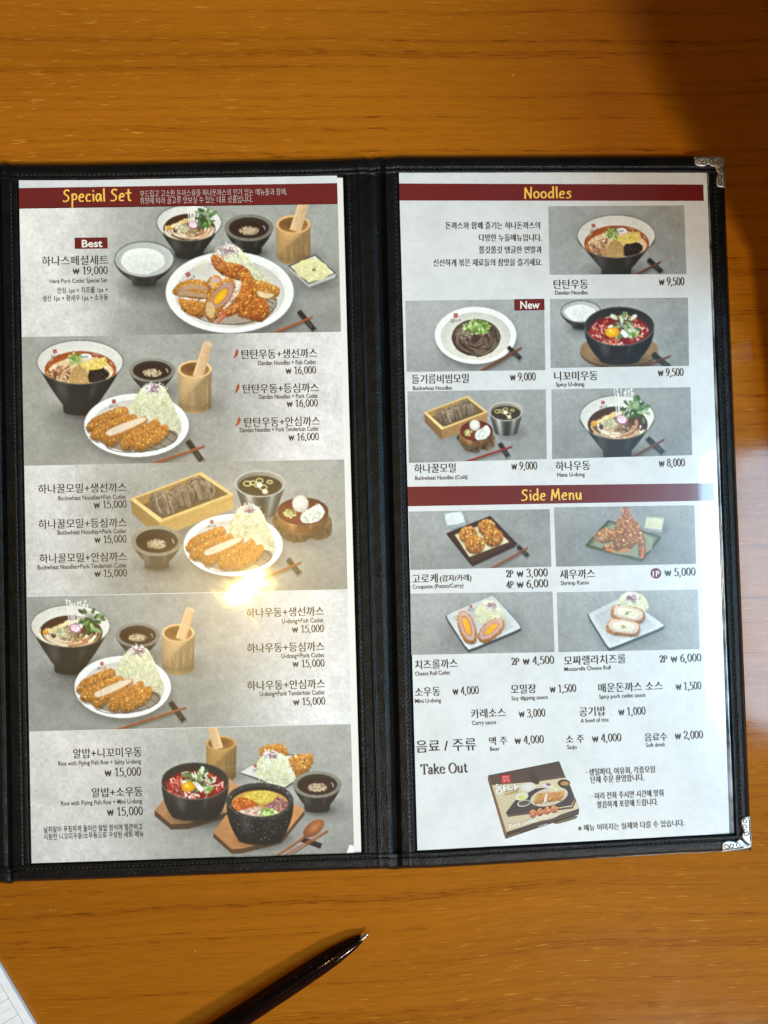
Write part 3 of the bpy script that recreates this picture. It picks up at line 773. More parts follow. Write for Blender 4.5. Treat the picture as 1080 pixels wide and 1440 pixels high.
def sticks(c, x0, y0, x1, y1, gap=2.0, w=1.7, col=(150, 84, 42), restat=.87, restlen=17, ra=.9, rw=5.2, both=True):
    d = np.array([x1 - x0, y1 - y0]); L = np.hypot(*d); d = d / L; n_ = np.array([-d[1], d[0]])
    rx, ry = x0 + d[0] * L * restat, y0 + d[1] * L * restat
    a = ra; e = (math.cos(a), math.sin(a))
    c.stroke([(rx - e[0] * restlen * .45 + 1, ry - e[1] * restlen * .45 + 2.2), (rx + e[0] * restlen * .6 + 1, ry + e[1] * restlen * .6 + 2.2)], rw + 3, (50, 48, 42, .35), sm=0)
    c.stroke([(rx - e[0] * restlen * .45, ry - e[1] * restlen * .45), (rx + e[0] * restlen * .58, ry + e[1] * restlen * .58)], rw, (38, 36, 32), sm=0, sh=.35)
    c.stroke([(rx + e[0] * restlen * .12, ry + e[1] * restlen * .12), (rx + e[0] * restlen * .42, ry + e[1] * restlen * .42)], .8, (120, 118, 110), sm=0)
    c.stroke([(x0 + 2, y0 + 4), (x1 - d[0] * 12 + 1, y1 - d[1] * 12 + 4)], 4, (50, 46, 38, .35), sm=0)
    c.stroke([(x0, y0), (x1, y1)], w, col, w1=w * .8, sm=0, sh=.22)
    c.stroke([(x0 + n_[0] * gap, y0 + n_[1] * gap), (x1 - d[0] * 1.5 + n_[0] * gap * .8, y1 - d[1] * 1.5 + n_[1] * gap * .8)], w, tuple(v_ * .82 for v_ in col), w1=w * .8, sm=0, sh=.22)
def mug(c, cx, cy, rx, ry, h, pestle, wood=(212, 172, 116), cool=0):
    """wooden cup with a pestle: mouth centre, radii, body height, pestle (bottom x,y, top x,y, width)"""
    c.shadow(cx + rx * .7, cy + h, rx * 1.5, ry * 1.6, .38)
    pts = arc_pts(cx, cy, rx, ry, math.pi, 0, 15) + arc_pts(cx, cy + h, rx * .97, ry * .95, 0, math.pi, 15)
    cols = [tuple(v_ * (1.04 - .26 * ((p_[0] - cx) / rx + .15) ** 2 - (.10 if p_[1] > cy + h * .6 else 0)) for v_ in wood) for p_ in pts]
    c.poly(pts, wood, cols=cols)
    for k in range(22):
        u = rnd.uniform(-.93, .93); yt = cy + ry * math.sqrt(1 - u * u); t0 = rnd.uniform(0, .5); t1 = rnd.uniform(.5, 1)
        c.stroke([(cx + rx * u, yt + h * t0), (cx + rx * u + rnd.uniform(-.5, .5), yt + h * (t0 + t1) / 2), (cx + rx * u * .99, yt + h * t1)], rnd.uniform(.35, .8), tuple(v_ * rnd.uniform(.78, 1.08) for v_ in wood) + (.6,), sm=2)
    for k in range(5):                                              # flame figure in the turned wood
        u0 = rnd.uniform(-.55, -.2); w_ = .12 + .06 * k; yb = cy + ry + h * .88; yt = cy + ry + h * (.70 - .13 * k)
        c.stroke([(cx + rx * (u0 - w_), yb), (cx + rx * (u0 - w_ * .7), (yb + yt) / 2), (cx + rx * u0, yt), (cx + rx * (u0 + w_ * .8), (yb + yt) / 2), (cx + rx * (u0 + w_ * 1.2), yb)], .8, tuple(v_ * .84 for v_ in wood) + (.55,), sm=4)
    c.poly(arc_pts(cx, cy + h, rx * .97, ry * .95, 0, math.pi, 15) + arc_pts(cx, cy + h * .8, rx * .98, ry * .95, math.pi, 0, 15), (90, 60, 26, .18))
    c.disc(cx, cy, rx, ry, tuple(v_ * 1.1 for v_ in wood)); c.disc(cx, cy + .5, rx * .86, ry * .82, (116, 74, 34), edge=(160, 112, 58), sh=(.25, .2))
    bx, by, tx, ty, w = pestle
    c.stroke([(bx, by), (lerp(bx, tx, .5), lerp(by, ty, .5)), (tx, ty)], w * 1.05, tuple(v_ * 1.04 for v_ in (216, 178, 132)), w1=w * .92, sm=4, sh=.13)
    d = math.atan2(ty - by, tx - bx); c.disc(tx, ty, w * .46, w * .2, (228, 196, 156), rot=d + math.pi / 2, n=14)
    for k in range(4): 
        o_ = rnd.uniform(-.35, .35) * w; c.stroke([(bx + o_, by), (tx + o_, ty)], .4, (180, 138, 90, .5), sm=0)
    # front lip over the pestle foot
    c.poly(arc_pts(cx, cy, rx, ry, .25, math.pi - .25, 14) + arc_pts(cx, cy + .5, rx * .86, ry * .82, math.pi - .25, .25, 14), tuple(v_ * 1.08 for v_ in wood))
def saucebowl(c, cx, cy, rx, ry, depth, foot, rim=(128, 122, 108), out=(54, 50, 44)):
    c.shadow(cx + rx * .25, cy + depth, rx * 1.35, ry * 1.2, .5)
    body(c, cx, cy, rx, ry, depth, foot, out, .22, .5)
    c.disc(cx, cy, rx, ry, rim, sh=(-.05, -.15))
    for k in range(70):
        a = rnd.uniform(0, 6.28); q = rnd.uniform(.84, .99); c.blob(cx + rx * q * math.cos(a), cy + ry * q * math.sin(a), .5, tuple(v_ * rnd.uniform(.6, 1.5) for v_ in rim), n=4)
    c.disc(cx, cy + .3, rx * .83, ry * .79, (52, 46, 40)); c.disc(cx, cy + ry * .12, rx * .76, ry * .64, (46, 24, 16), edge=(58, 34, 24))
    c.stroke(arc_pts(cx, cy + ry * .12, rx * .66, ry * .5, -.5, .15, 6), .8, (210, 205, 196), sm=0)
    c.disc(cx, cy + ry * .24, rx * .36, ry * .30, (176, 152, 118), edge=(120, 92, 66, .5), n=20)
    for k in range(int(rx * 6)):
        a = rnd.uniform(0, 6.28); q = rnd.random() ** .55
        c.blob(cx + rx * .40 * q * math.cos(a), cy + ry * .22 + ry * .32 * q * math.sin(a), .85, jc(pick([(206, 184, 150), (188, 162, 126), (222, 204, 174), (170, 146, 112)]), 8), asp=.6, rot=rnd.uniform(0, 3), n=5, sh=.1)
def ricebowl(c, cx, cy, rx, ry, depth, foot, dark=(66, 64, 58)):
    c.shadow(cx + rx * .2, cy + depth * 1.05, rx * 1.25, ry * 1.1, .55)
    body(c, cx, cy, rx, ry, depth, foot, dark, .12, .9)
    c.disc(cx, cy, rx, ry, (92, 92, 86)); c.disc(cx, cy + .2, rx - 1.2, ry - 1.2, (206, 207, 198), edge=(190, 191, 184), sh=(.05, -.05))
    rice(c, cx - rx * .05, cy + ry * .08, rx * .74, ry * .70, int(rx * 3.2))
    c.poly(arc_pts(cx, cy, rx, ry, .1, math.pi - .1, 24) + arc_pts(cx, cy - .8, rx - 1.4, ry - 1.2, math.pi - .1, .1, 24), (74, 73, 68))
def whitebowl(c, cx, cy, rx, ry, broth, bcol, out=(58, 55, 49)):
    c.disc(cx, cy, rx, ry, (92, 88, 80)); c.disc(cx, cy + .2, rx - .9, ry - .9, (228, 226, 214), edge=(216, 214, 202), sh=(.04, -.06))
    bx, by, brx, bry = broth
    c.disc(bx, by, brx, bry, bcol, edge=tuple(v_ * .86 for v_ in bcol))
def bowlfront(c, cx, cy, rx, ry, depth, foot, out=(58, 55, 49)):
    body(c, cx, cy, rx, ry, depth, foot, out, .15, .22)
    c.stroke(arc_pts(cx, cy, rx, ry, .12, math.pi - .12, 30), 1.0, (120, 114, 104), sm=0)
    for k in range(18):
        a = rnd.uniform(.4, 2.7); t_ = rnd.uniform(.1, .7); c.blob(cx + lerp(rx, foot, t_) * math.cos(a) * .9, cy + lerp(ry * .6, depth * .8, t_), .4, (110, 106, 96, .5), n=4)
def dandan(c, cx, cy, rx, ry, depth, foot, shadow=True, lg=True, k=1.0):
    if shadow: c.shadow(cx + rx * .05, cy + depth * .98, rx * 1.05, ry * .8, .6)
    whitebowl(c, cx, cy, rx, ry, (cx + rx * .01, cy + ry * .36, rx * .83, ry * .86), (204, 98, 32))
    P = lambda u, w: (cx + u * rx, cy + w * ry)
    c.poly([P(-.72, .3), P(-.3, -.15), (cx, cy - ry * .3), P(.5, -.1), P(.78, .45), P(.4, .95), P(-.4, .95)], (228, 196, 150), smooth=3)
    strands(c, [P(-.7, .3), P(-.2, -.2), P(.5, -.1), P(.75, .5), P(.2, .9), P(-.5, .9)], 40, [(238, 216, 178), (226, 188, 140), (246, 232, 206)], 1.3 * k, 12 * k)
    def meat(x, y, u, v_): c.blob(x, y, 2.5 * k * rnd.uniform(.6, 1.1), jc(pick([(150, 96, 58), (178, 122, 80), (202, 152, 106), (120, 72, 42), (186, 134, 96)]), 10), asp=.6, rot=rnd.uniform(0, 3), n=7, sh=.25)
    c.fill([P(-.82, .50), P(-.5, .2), P(-.25, .12), P(-.2, .5), P(-.25, .98), P(-.6, .85)], 75, meat)
    c.fill([P(-.85, .55), P(-.5, .35), P(-.3, .4), P(-.25, .98), P(-.6, .9)], 30, meat)
    pts = [P(-.25, .95), P(-.2, .45), P(-.1, .2), P(.08, .22), P(.2, .6), P(.25, .98)]
    c.poly(pts, (190, 152, 92), smooth=3)
    c.fill(pts, 150, lambda x, y, u, v_: c.blob(x, y, rnd.uniform(.5, 1.1) * k, jc(pick([(206, 168, 106), (172, 130, 72), (222, 190, 132), (150, 110, 58), (196, 156, 96)]), 8), asp=.6, rot=rnd.uniform(0, 3), n=5))
    pts = [P(.2, .45), P(.35, .28), P(.58, .32), P(.68, .6), P(.5, .88), P(.22, .92)]
    c.poly(pts, (38, 26, 24), smooth=3)
    strands(c, pts, 46, [(30, 20, 20), (62, 44, 42), (84, 64, 60), (22, 14, 14)], 1.2 * k, 7 * k)
    pts = [P(-.02, .12), P(.2, -.05), P(.58, -.22), P(.6, .1), P(.5, .28), P(.2, .36)]
    c.poly(pts, (232, 200, 96), smooth=2)
    c.fill(pts, 46, lambda x, y, u, v_: c.blob(x, y, 2.2 * k * rnd.uniform(.5, 1.1), jc(pick([(238, 206, 100), (246, 224, 140), (222, 182, 70), (250, 236, 176)]), 8), asp=.6, rot=rnd.uniform(0, 3), n=6, sh=.12))
    c.disc(*P(.13, -.24), rx * .14, ry * .14, (236, 234, 226), n=14, sh=(0, -.1)); c.disc(*P(.13, -.24), rx * .07, ry * .06, (176, 170, 176), n=10)
    scallion(c, cx - rx * .10, cy - ry * .12, rx * .2, ry * .30, 40, r=1.9 * k)
    for j in range(26):
        a = rnd.uniform(2.6, 6.8); q = rnd.uniform(.72, .80); c.blob(cx + rx * q * math.cos(a), cy + ry * .36 + ry * q * math.sin(a), rnd.uniform(.5, 1.2), pick([(226, 140, 60), (170, 70, 20), (240, 186, 120)]), asp=.6, n=7, jit=.1)
    for a in (-.5, -1.2, 3.6): c.stroke(arc_pts(cx, cy + ry * .36, rx * .78, ry * .80, a, a + .22, 6), .9, (250, 226, 200, .7), sm=0)
    if lg: logo(c, cx - rx * .58, cy - ry * .48, .82 * k, -.18)
    bowlfront(c, cx, cy, rx, ry, depth, foot)
def udon(c, cx, cy, rx, ry, depth, foot, shadow=True, lg=True, k=1.0, enoki=1.0):
    if shadow: c.shadow(cx + rx * .1, cy + depth * .98, rx * 1.05, ry * .8, .6)
    whitebowl(c, cx, cy, rx, ry, (cx + rx * .01, cy + ry * .34, rx * .80, ry * .84), (92, 52, 30))
    P = lambda u, w: (cx + u * rx, cy + w * ry)
    c.disc(cx - rx * .15, cy + ry * .45, rx * .60, ry * .55, (214, 186, 150), edge=(150, 104, 70, .6), ea=.1)
    for j in range(34):                                             # thick white noodles curling along the front
        t_ = rnd.random(); r = lerp(.40, .78, t_); a0 = rnd.uniform(1.0, 3.5); a1 = a0 - rnd.uniform(.6, 1.6)
        c.stroke(arc_pts(cx + rnd.uniform(-.08, .05) * rx, cy + ry * .3, rx * r, ry * r, a0, a1, 9), 2.2 * k, jc(pick([(232, 214, 184), (222, 200, 168), (240, 228, 204), (204, 172, 136)]), 8), sm=0, sh=.14)
    for j in range(12):
        a0 = rnd.uniform(-.4, .9); r = rnd.uniform(.4, .75); c.stroke(arc_pts(cx, cy + ry * .3, rx * r, ry * r, a0, a0 + .9, 8), 1.8 * k, jc((190, 134, 94), 24), sm=0, sh=.2)
    for j in range(15):
        u0 = -.66 + .035 * j; w0 = .10 - .05 * j * .55
        c.stroke([P(u0, w0 + .28), P(u0 + .14, w0 + .10 + rnd.uniform(-.06, .06)), P(u0 + .26, w0 + .10), P(u0 + .42, w0 - .02)], 3.6 * k, jc(pick([(230, 200, 138), (240, 220, 170), (214, 178, 110), (226, 194, 128)]), 8), sm=3, sh=.16)
    c.disc(*P(-.62, .30), rx * .08, ry * .14, (226, 160, 60), n=12, sh=(0, -.2)); c.disc(*P(-.42, .44), rx * .07, ry * .14, (96, 62, 62), n=12)
    scallion(c, cx - rx * .22, cy + ry * .28, rx * .22, ry * .26, 40, pal=((226, 228, 186), (238, 238, 216), (206, 210, 140), (214, 202, 130)), r=1.6 * k)
    c.fill([P(-.2, .55), P(.1, .38), (cx + rx * .38, cy + ry * .45), P(.3, .7), P(-.1, .72)], 44, lambda x, y, u, v_: c.blob(x, y, 1.5 * k, jc(pick([(176, 130, 60), (128, 86, 44), (220, 190, 120), (70, 56, 36), (204, 206, 150)]), 10), asp=.6, rot=rnd.uniform(0, 3), n=5, sh=.15))
    for j in range(9):
        u = lerp(.02, .30, j / 8) + rnd.uniform(-.02, .02); ut = u + lerp(-.10, .13, j / 8); wt = -1.0 * enoki + rnd.uniform(-.25, .1)
        c.stroke([P(u - .02, .12), P((u + ut) / 2, -.5), P(ut, wt)], 1.35 * k, (236, 232, 220), sm=3, sh=.12); c.blob(*P(ut, wt), 1.35 * k, (246, 244, 236), n=7, jit=.1, sh=.12)
    greens(c, cx + rx * .50, cy - ry * .28, rx * .34, ry * .62, 26, l=11 * k)
    c.disc(*P(.12, .12), rx * .15, ry * .20, (206, 120, 160), n=18, rot=.3); c.disc(*P(.12, .11), rx * .115, ry * .15, (240, 226, 226), n=16, rot=.3)
    c.stroke([P(.05, .1), P(.10, .02), P(.17, .08), P(.13, .17), P(.09, .12)], .9 * k, (206, 96, 140), sm=3)
    if lg: logo(c, cx - rx * .38, cy - ry * .66, .8 * k, -.1)
    bowlfront(c, cx, cy, rx, ry, depth, foot)
def spicy(c, cx, cy, rx, ry, depth, foot, out=(52, 50, 48), k=1.0):
    c.shadow(cx + rx * .1, cy + depth, rx * 1.05, ry * .9, .5)
    c.disc(cx, cy, rx, ry, (84, 82, 78)); c.disc(cx, cy + .3, rx - 1.3, ry - 1.2, (56, 54, 52), edge=(48, 46, 44), sh=(0, .2))
    c.disc(cx, cy + ry * .28, rx * .87, ry * .84, (150, 26, 22), edge=(124, 22, 20))
    P = lambda u, w: (cx + u * rx, cy + w * ry)
    strands(c, [P(-.84, .2), P(-.5, -.1), P(-.2, .2), P(0, 1), P(-.5, .95), P(-.8, .6)], 70, [(196, 84, 66), (222, 132, 110), (170, 50, 40), (232, 168, 146), (150, 34, 28)], 2.1 * k, 11 * k, ang=.7)
    strands(c, [P(.3, .0), P(.6, -.2), P(.85, .2), P(.6, .7), P(.3, .9)], 26, [(210, 70, 60), (232, 140, 120), (176, 34, 30), (240, 190, 176)], 2.0 * k, 8 * k)
    c.stroke([P(.12, -.5), P(.3, -.46), P(.5, -.22)], 4 * k, (196, 80, 52), sm=3, sh=.25); c.stroke([P(-.45, -.15), P(-.32, -.28)], 4 * k, (190, 74, 52), sm=0, sh=.25)
    greens(c, cx + rx * .12, cy - ry * .02, rx * .50, ry * .62, 30, pal=[(112, 134, 84), (140, 160, 108), (176, 190, 146), (78, 100, 58), (204, 212, 182)], l=11 * k)
    strands(c, [P(-.1, -.5), P(.25, -.5), P(.5, .1), P(.3, .6), P(.1, .5)], 34, [(196, 204, 166), (220, 224, 196), (150, 168, 110)], 1.3 * k, 8 * k, ang=.9)
    c.stroke([P(.06, .25), P(.22, .55)], 6 * k, (238, 228, 214), sm=0, sh=.1)
    scallion(c, cx + rx * .42, cy + ry * .42, rx * .13, ry * .2, 14, r=1.8 * k)
    c.disc(*P(-.20, .32), rx * .205, ry * .27, (244, 196, 24), edge=(226, 150, 14), n=24, sh=(-.06, -.08)); c.blob(*P(-.25, .24), 1.5 * k, (252, 238, 170), n=8, asp=.7, jit=.1)
    c.fill([P(-.35, .6), P(.1, .62), P(.2, .95), P(-.25, .98)], 22, lambda x, y, u, v_: c.blob(x, y, 1.9 * k, jc(pick([(226, 130, 90), (240, 220, 206), (180, 50, 40)]), 8), asp=.5, rot=rnd.uniform(0, 3), n=6))
    for a, q in ((-.25, .80), (.1, .66), (3.5, .78), (4.2, .8), (2.6, .6)): c.stroke(arc_pts(cx, cy + ry * .28, rx * q, ry * q, a, a + .25, 6), 1.0, (246, 214, 206, .75), sm=0)
    body(c, cx, cy, rx, ry, depth, foot, out, .06, 1.3)
    c.stroke(arc_pts(cx, cy, rx, ry, .1, math.pi - .1, 30), 1.1, (106, 104, 98), sm=0)
def plate(c, cx, cy, rx, ry, rot=0, sh=True):
    if sh: c.shadow(cx + rx * .12, cy + ry * .55, rx * 1.15, ry * .80, .62); c.shadow(cx + 2, cy + 6, rx * 1.10, ry * 1.12, .8, col=(34, 32, 28))
    c.disc(cx, cy + 2.2, rx, ry, (128, 122, 110), rot=rot, n=56); c.disc(cx, cy, rx, ry, (226, 222, 210), edge=(240, 238, 230), rot=rot, n=56, sh=(.02, -.02))
    c.disc(cx, cy + ry * .04, rx * .86, ry * .85, (228, 224, 212), edge=(216, 211, 198), rot=rot, n=48, sh=(.0, .05))
def slices(c, T, k, glow=0):
    """five slices of crumbed cutlet on a wire rack; T maps reference coordinates onto this plate"""
    Q = lambda L: [T(*p_) for p_ in L]
    c.poly(Q([(140, 618), (200, 604), (246, 606), (246, 622), (215, 634), (170, 634)]), (120, 100, 74, .75), smooth=3)
    for a, b_ in (((232, 603), (247, 612)), ((226, 611), (244, 622)), ((218, 620), (234, 630)), ((208, 628), (222, 634))): c.stroke(Q([a, b_]), .9 * k, (70, 62, 52), sm=0)
    c.stroke(Q([(236, 604), (246, 611), (247, 618), (234, 628), (206, 635), (170, 636), (150, 630)]), 1.1 * k, (64, 56, 46), sm=4)
    A = [[(121, 600), (130, 588), (150, 579), (164, 573), (175, 571), (181, 577), (176, 584), (150, 593), (136, 601), (128, 608), (122, 606)],
         [(126, 614), (133, 602), (150, 594), (172, 585), (188, 582), (193, 588), (180, 595), (152, 604), (144, 618), (137, 621), (128, 617)],
         [(144, 619), (148, 607), (165, 598), (185, 589), (204, 586), (207, 592), (192, 605), (173, 615), (160, 627), (150, 628)],
         [(169, 626), (173, 615), (186, 607), (205, 597), (219, 589), (225, 594), (222, 603), (206, 613), (191, 621), (183, 633), (175, 634)],
         [(187, 627), (191, 618), (206, 609), (222, 600), (233, 597), (238, 604), (234, 612), (225, 622), (210, 629), (200, 634), (190, 633)]]
    for i, a in enumerate(A):
        q = Q(a); c.poly([(x + 1, y + 3) for x, y in q], (70, 46, 20, .5), smooth=3)
        crumb(c, q, int(170 * k), CRUMB, 1.35 * k, (194, 126, 50), .48)
        if i == 2:
            w = Q([(149, 608), (158, 602), (175, 595), (195, 588), (204, 587), (204, 591), (190, 599), (172, 607), (158, 612), (151, 612)])
            c.poly(w, (226, 206, 178), sh=(.03, -.08), smooth=3)
            c.fill(w, 26, lambda x, y, u, v_: c.blob(x, y, 1.4 * k, jc((232, 214, 188), 9), asp=.4, rot=-.45, n=6))
def cutlet_plate(c, cx, cy, rx, ry, k=1.0):
    T = lambda x, y: (cx + (x - 192) / 73.5 * rx, cy + (y - 598) / 45.0 * ry)
    plate(c, cx, cy, rx, ry)
    Q = lambda L: [T(*p_) for p_ in L]
    c.shadow(*T(236, 606), rx * .35, ry * .3, .4, col=(150, 140, 90))
    cabbage(c, Q([(180, 577), (189, 562), (196, 550), (204, 542), (215, 540), (228, 542), (236, 553), (243, 568), (251, 588), (253, 602), (244, 607), (234, 600), (222, 592), (205, 588), (192, 584)]), int(210 * k), T(216, 546) + (14 * k,), l=10 * k)
    logo(c, *T(160, 564), .85 * k)
    slices(c, T, k)
def greyfn(a, b_, x0, x1, light=(226, 223, 215), side='L', lo=.93):
    """print background: pale on the text side, grey concrete on the dish side"""
    def f(u, v_):
        w = u if side == 'L' else 1 - u
        t_ = min(1, max(0, (w - x0) / (x1 - x0))); t_ = t_ * t_ * (3 - 2 * t_)
        return mixc(light, mixc(a, b_, v_), t_)
    return f
# ------------------------------------------------------------------ printed pictures, left page
LQ = lambda y0l, y0r, y1l, y1r: [(26.5 + 18 * tv(y0l), y0l), (474 + 24 * tv(y0r), y0r), (474 + 24 * tv(y1r), y1r), (26.5 + 18 * tv(y1l), y1l)]
GA, GB = (190, 189, 178), (156, 154, 143)
def squaredish(c, P, rim, inner, fill, dep=5, edge=(70, 70, 66), fillk=.8):
    cx = sum(p_[0] for p_ in P) / 4; cy = sum(p_[1] for p_ in P) / 4
    S_ = lambda k, dy=0: [(cx + (x - cx) * k, cy + (y - cy) * k + dy) for x, y in P]
    c.shadow(cx + 6, cy + dep + 4, (max(p_[0] for p_ in P) - min(p_[0] for p_ in P)) * .6, (max(p_[1] for p_ in P) - min(p_[1] for p_ in P)) * .55, .5)
    q = S_(.92, dep); c.poly([P[0], P[1], (P[1][0], P[1][1] + dep), q[1], q[2], q[3], q[0]], edge); c.poly([P[3], P[2], P[1], q[1], q[2], q[3], q[0], P[0]], tuple(v_ * .85 for v_ in inner), sh=(.1, -.1))
    c.poly(P, rim, smooth=0); c.poly(S_(.90), inner, sh=(.02, .06))
    if fill: c.poly(S_(fillk, dep * .12), fill, sh=(.03, -.05), smooth=2)
# 1 special set
c = Canvas(LQ(292.5, 286.5, 474, 466.5))
c.ground(greyfn((168, 168, 158), (150, 149, 139), .08, .42, (230, 227, 219)))
c.shadow(268, 366, 62, 26, .55); c.shadow(214, 402, 60, 30, .5); c.shadow(300, 440, 110, 50, .3); c.shadow(440, 402, 44, 22, .4)
udon(c, 265.8, 313, 46, 25.5, 47, 21, lg=False, k=.85, enoki=.9)
saucebowl(c, 350, 320, 34.5, 19, 35, 19)
mug(c, 412.5, 315.5, 24.2, 13, 45, (415, 325, 429, 280, 15.5), (210, 164, 104))
ricebowl(c, 202.7, 365, 42.5, 26, 34, 18)
squaredish(c, [(443.3, 357.5), (473.3, 384.5), (434, 399.5), (404.7, 374)], (84, 80, 72), (226, 222, 210), (228, 220, 158), 6)
c.fill([(443, 364), (460, 382), (436, 394), (418, 376)], 60, lambda x, y, u, v_: c.blob(x, y, 1.6, jc(pick([(232, 226, 170), (222, 212, 146), (240, 234, 190)]), 6), n=6, sh=.06))
for k in range(5): c.stroke([(439, 378 + k * .8), (442 + rnd.uniform(-1, 3), 375 + rnd.uniform(0, 6))], .7, (80, 96, 50), sm=0)
plate(c, 323, 411, 90, 57)
cabbage(c, [(298, 366), (308, 350), (318, 345), (332, 346), (345, 358), (358, 374), (374, 388), (384, 402), (380, 412), (362, 404), (335, 392), (305, 380)], 190, (319, 353, 16), l=11)
c.disc(283, 373, 16, 8, (226, 220, 190), edge=(226, 220, 190, 0), ea=0, rot=-.5)
logo(c, 264.3, 386, 1.0, -.55)
c.poly([(262, 440), (300, 452), (340, 458), (378, 446), (388, 424), (380, 412), (350, 440), (290, 440)], (150, 122, 92, .7), smooth=3)
for a, b_ in (((372, 420), (386, 428)), ((374, 416), (388, 422)), ((370, 426), (384, 434))): c.stroke([a, b_], 1.1, (74, 62, 50), sm=0)
c.stroke([(386, 416), (389, 424), (384, 436), (360, 450), (330, 456), (300, 454), (275, 446)], 1.4, (86, 72, 58), sm=4)
crumb(c, [(250, 419), (262, 421), (286, 424), (290, 436), (284, 447), (268, 444), (256, 435)], 110, r=1.8)
crumb(c, [(242, 410), (251, 399), (268, 393), (288, 395), (296, 404), (295, 418), (280, 421), (262, 418), (248, 416)], 130, r=1.7)
for w in ([(251, 406), (266, 400), (287, 402), (291, 408), (270, 406), (256, 410)], [(249, 413), (258, 409), (280, 412), (291, 414), (290, 419), (268, 416), (252, 416)]):
    c.poly(w, (186, 150, 112), sh=(0, -.1), smooth=2); c.fill(w, 20, lambda x, y, u, v_: c.blob(x, y, 1.3, jc((196, 164, 126), 12), asp=.5, n=5))
crumb(c, [(334, 442), (343, 424), (360, 414), (374, 422), (379, 440), (368, 453), (352, 449), (340, 447)], 150, PRAWN, 1.9, (176, 88, 26), .4)
crumb(c, [(356, 404), (362, 394), (380, 399), (393, 405), (391, 416), (376, 421), (360, 417)], 100, GOLD, 1.8)
c.poly([(362, 409), (374, 412), (386, 414), (376, 420), (364, 416)], (222, 196, 150), smooth=2)
crumb(c, [(296, 362), (304, 358), (316, 368), (338, 372), (352, 382), (350, 394), (334, 394), (316, 388), (302, 378)], 190, PRAWN, 1.8, (186, 98, 32))
strands(c, [(296, 358), (306, 356), (318, 366), (312, 380), (300, 374)], 24, [(214, 120, 60), (150, 66, 34), (232, 160, 100)], 1.2, 10)
crumb(c, [(336, 384), (350, 384), (360, 396), (360, 412), (350, 428), (336, 440), (318, 446), (312, 438), (328, 424), (338, 408), (340, 396)], 260, PRAWN, 1.9, (190, 102, 32), .35)
c.shadow(330, 425, 16, 12, .35, col=(90, 40, 10)); c.shadow(352, 398, 8, 16, .25, col=(90, 40, 10))
for j in range(60):
    t_ = rnd.random(); x, y = lerp(348, 320, t_ ** 1.3) + rnd.uniform(-7, 8), lerp(384, 440, t_) + rnd.uniform(-4, 4); a = rnd.uniform(-.9, .4)
    c.stroke([(x - 3 * math.cos(a), y - 3 * math.sin(a)), (x + 3 * math.cos(a), y + 3 * math.sin(a))], 1.0, jc(pick([(232, 168, 92), (180, 96, 36), (216, 140, 60)]), 8), sm=0)
for q in ([(316, 438), (306, 446), (298, 452)], [(318, 442), (310, 450), (304, 456)], [(314, 436), (303, 441), (294, 450)]): c.stroke(q, 4.2, (206, 96, 54), w1=2.2, sm=3, sh=.2)
crumb(c, [(290, 398), (298, 388), (308, 388), (314, 398), (310, 412), (296, 412)], 60, r=1.6)
c.disc(304, 400, 11, 7.5, (204, 168, 152), edge=(216, 180, 164), rot=1.1, n=20); c.disc(304.5, 403, 6.5, 3.4, (240, 190, 24), rot=1.0, n=16)
crumb(c, [(287, 432), (291, 418), (303, 402), (318, 391), (329, 394), (331, 404), (324, 420), (310, 438), (300, 453), (290, 447)], 190, r=1.8)
c.disc(312.5, 414.5, 21, 10.5, (206, 170, 158), edge=(190, 146, 128), rot=-.88, n=30); c.disc(310.5, 416.5, 15.5, 7.2, (186, 110, 96), rot=-.86, n=26); c.disc(310.5, 416.5, 13.8, 5.8, (244, 196, 30), edge=(232, 168, 16), rot=-.86, n=26)
c.poly([(289, 436), (293, 424), (301, 430), (302, 440), (296, 448)], (222, 196, 140, .7), smooth=2)
sticks(c, 386, 467, 440.5, 444.5, 2.4, 2.1, (166, 88, 40), .80, 34, .88, 7)
c.build('picture', pageL, 'printed photo of the special set platter with rice, noodle bowl and prawns')
# 2 dandan set
c = Canvas(LQ(474, 466.5, 655, 646))
c.ground(greyfn((174, 172, 162), (158, 155, 145), .10, .46, (232, 226, 220), 'R'))
c.shadow(120, 590, 70, 32, .6); c.shadow(112, 625, 60, 30, .25)
dandan(c, 112.5, 509, 61, 31, 70, 25, False, k=1.05)
saucebowl(c, 214, 520.5, 33, 17.2, 30, 17, (142, 136, 122))
mug(c, 274, 519, 23.8, 12.3, 51, (278, 530, 292.5, 483, 14), (214, 178, 124))
cutlet_plate(c, 192, 598, 73.5, 44.5)
sticks(c, 215, 651, 288.6, 626.5, 2.2, 2.2, (164, 92, 50), .78, 34, .95, 8)
c.build('picture', pageL, 'printed photo of spicy dandan noodles with a sliced cutlet plate')
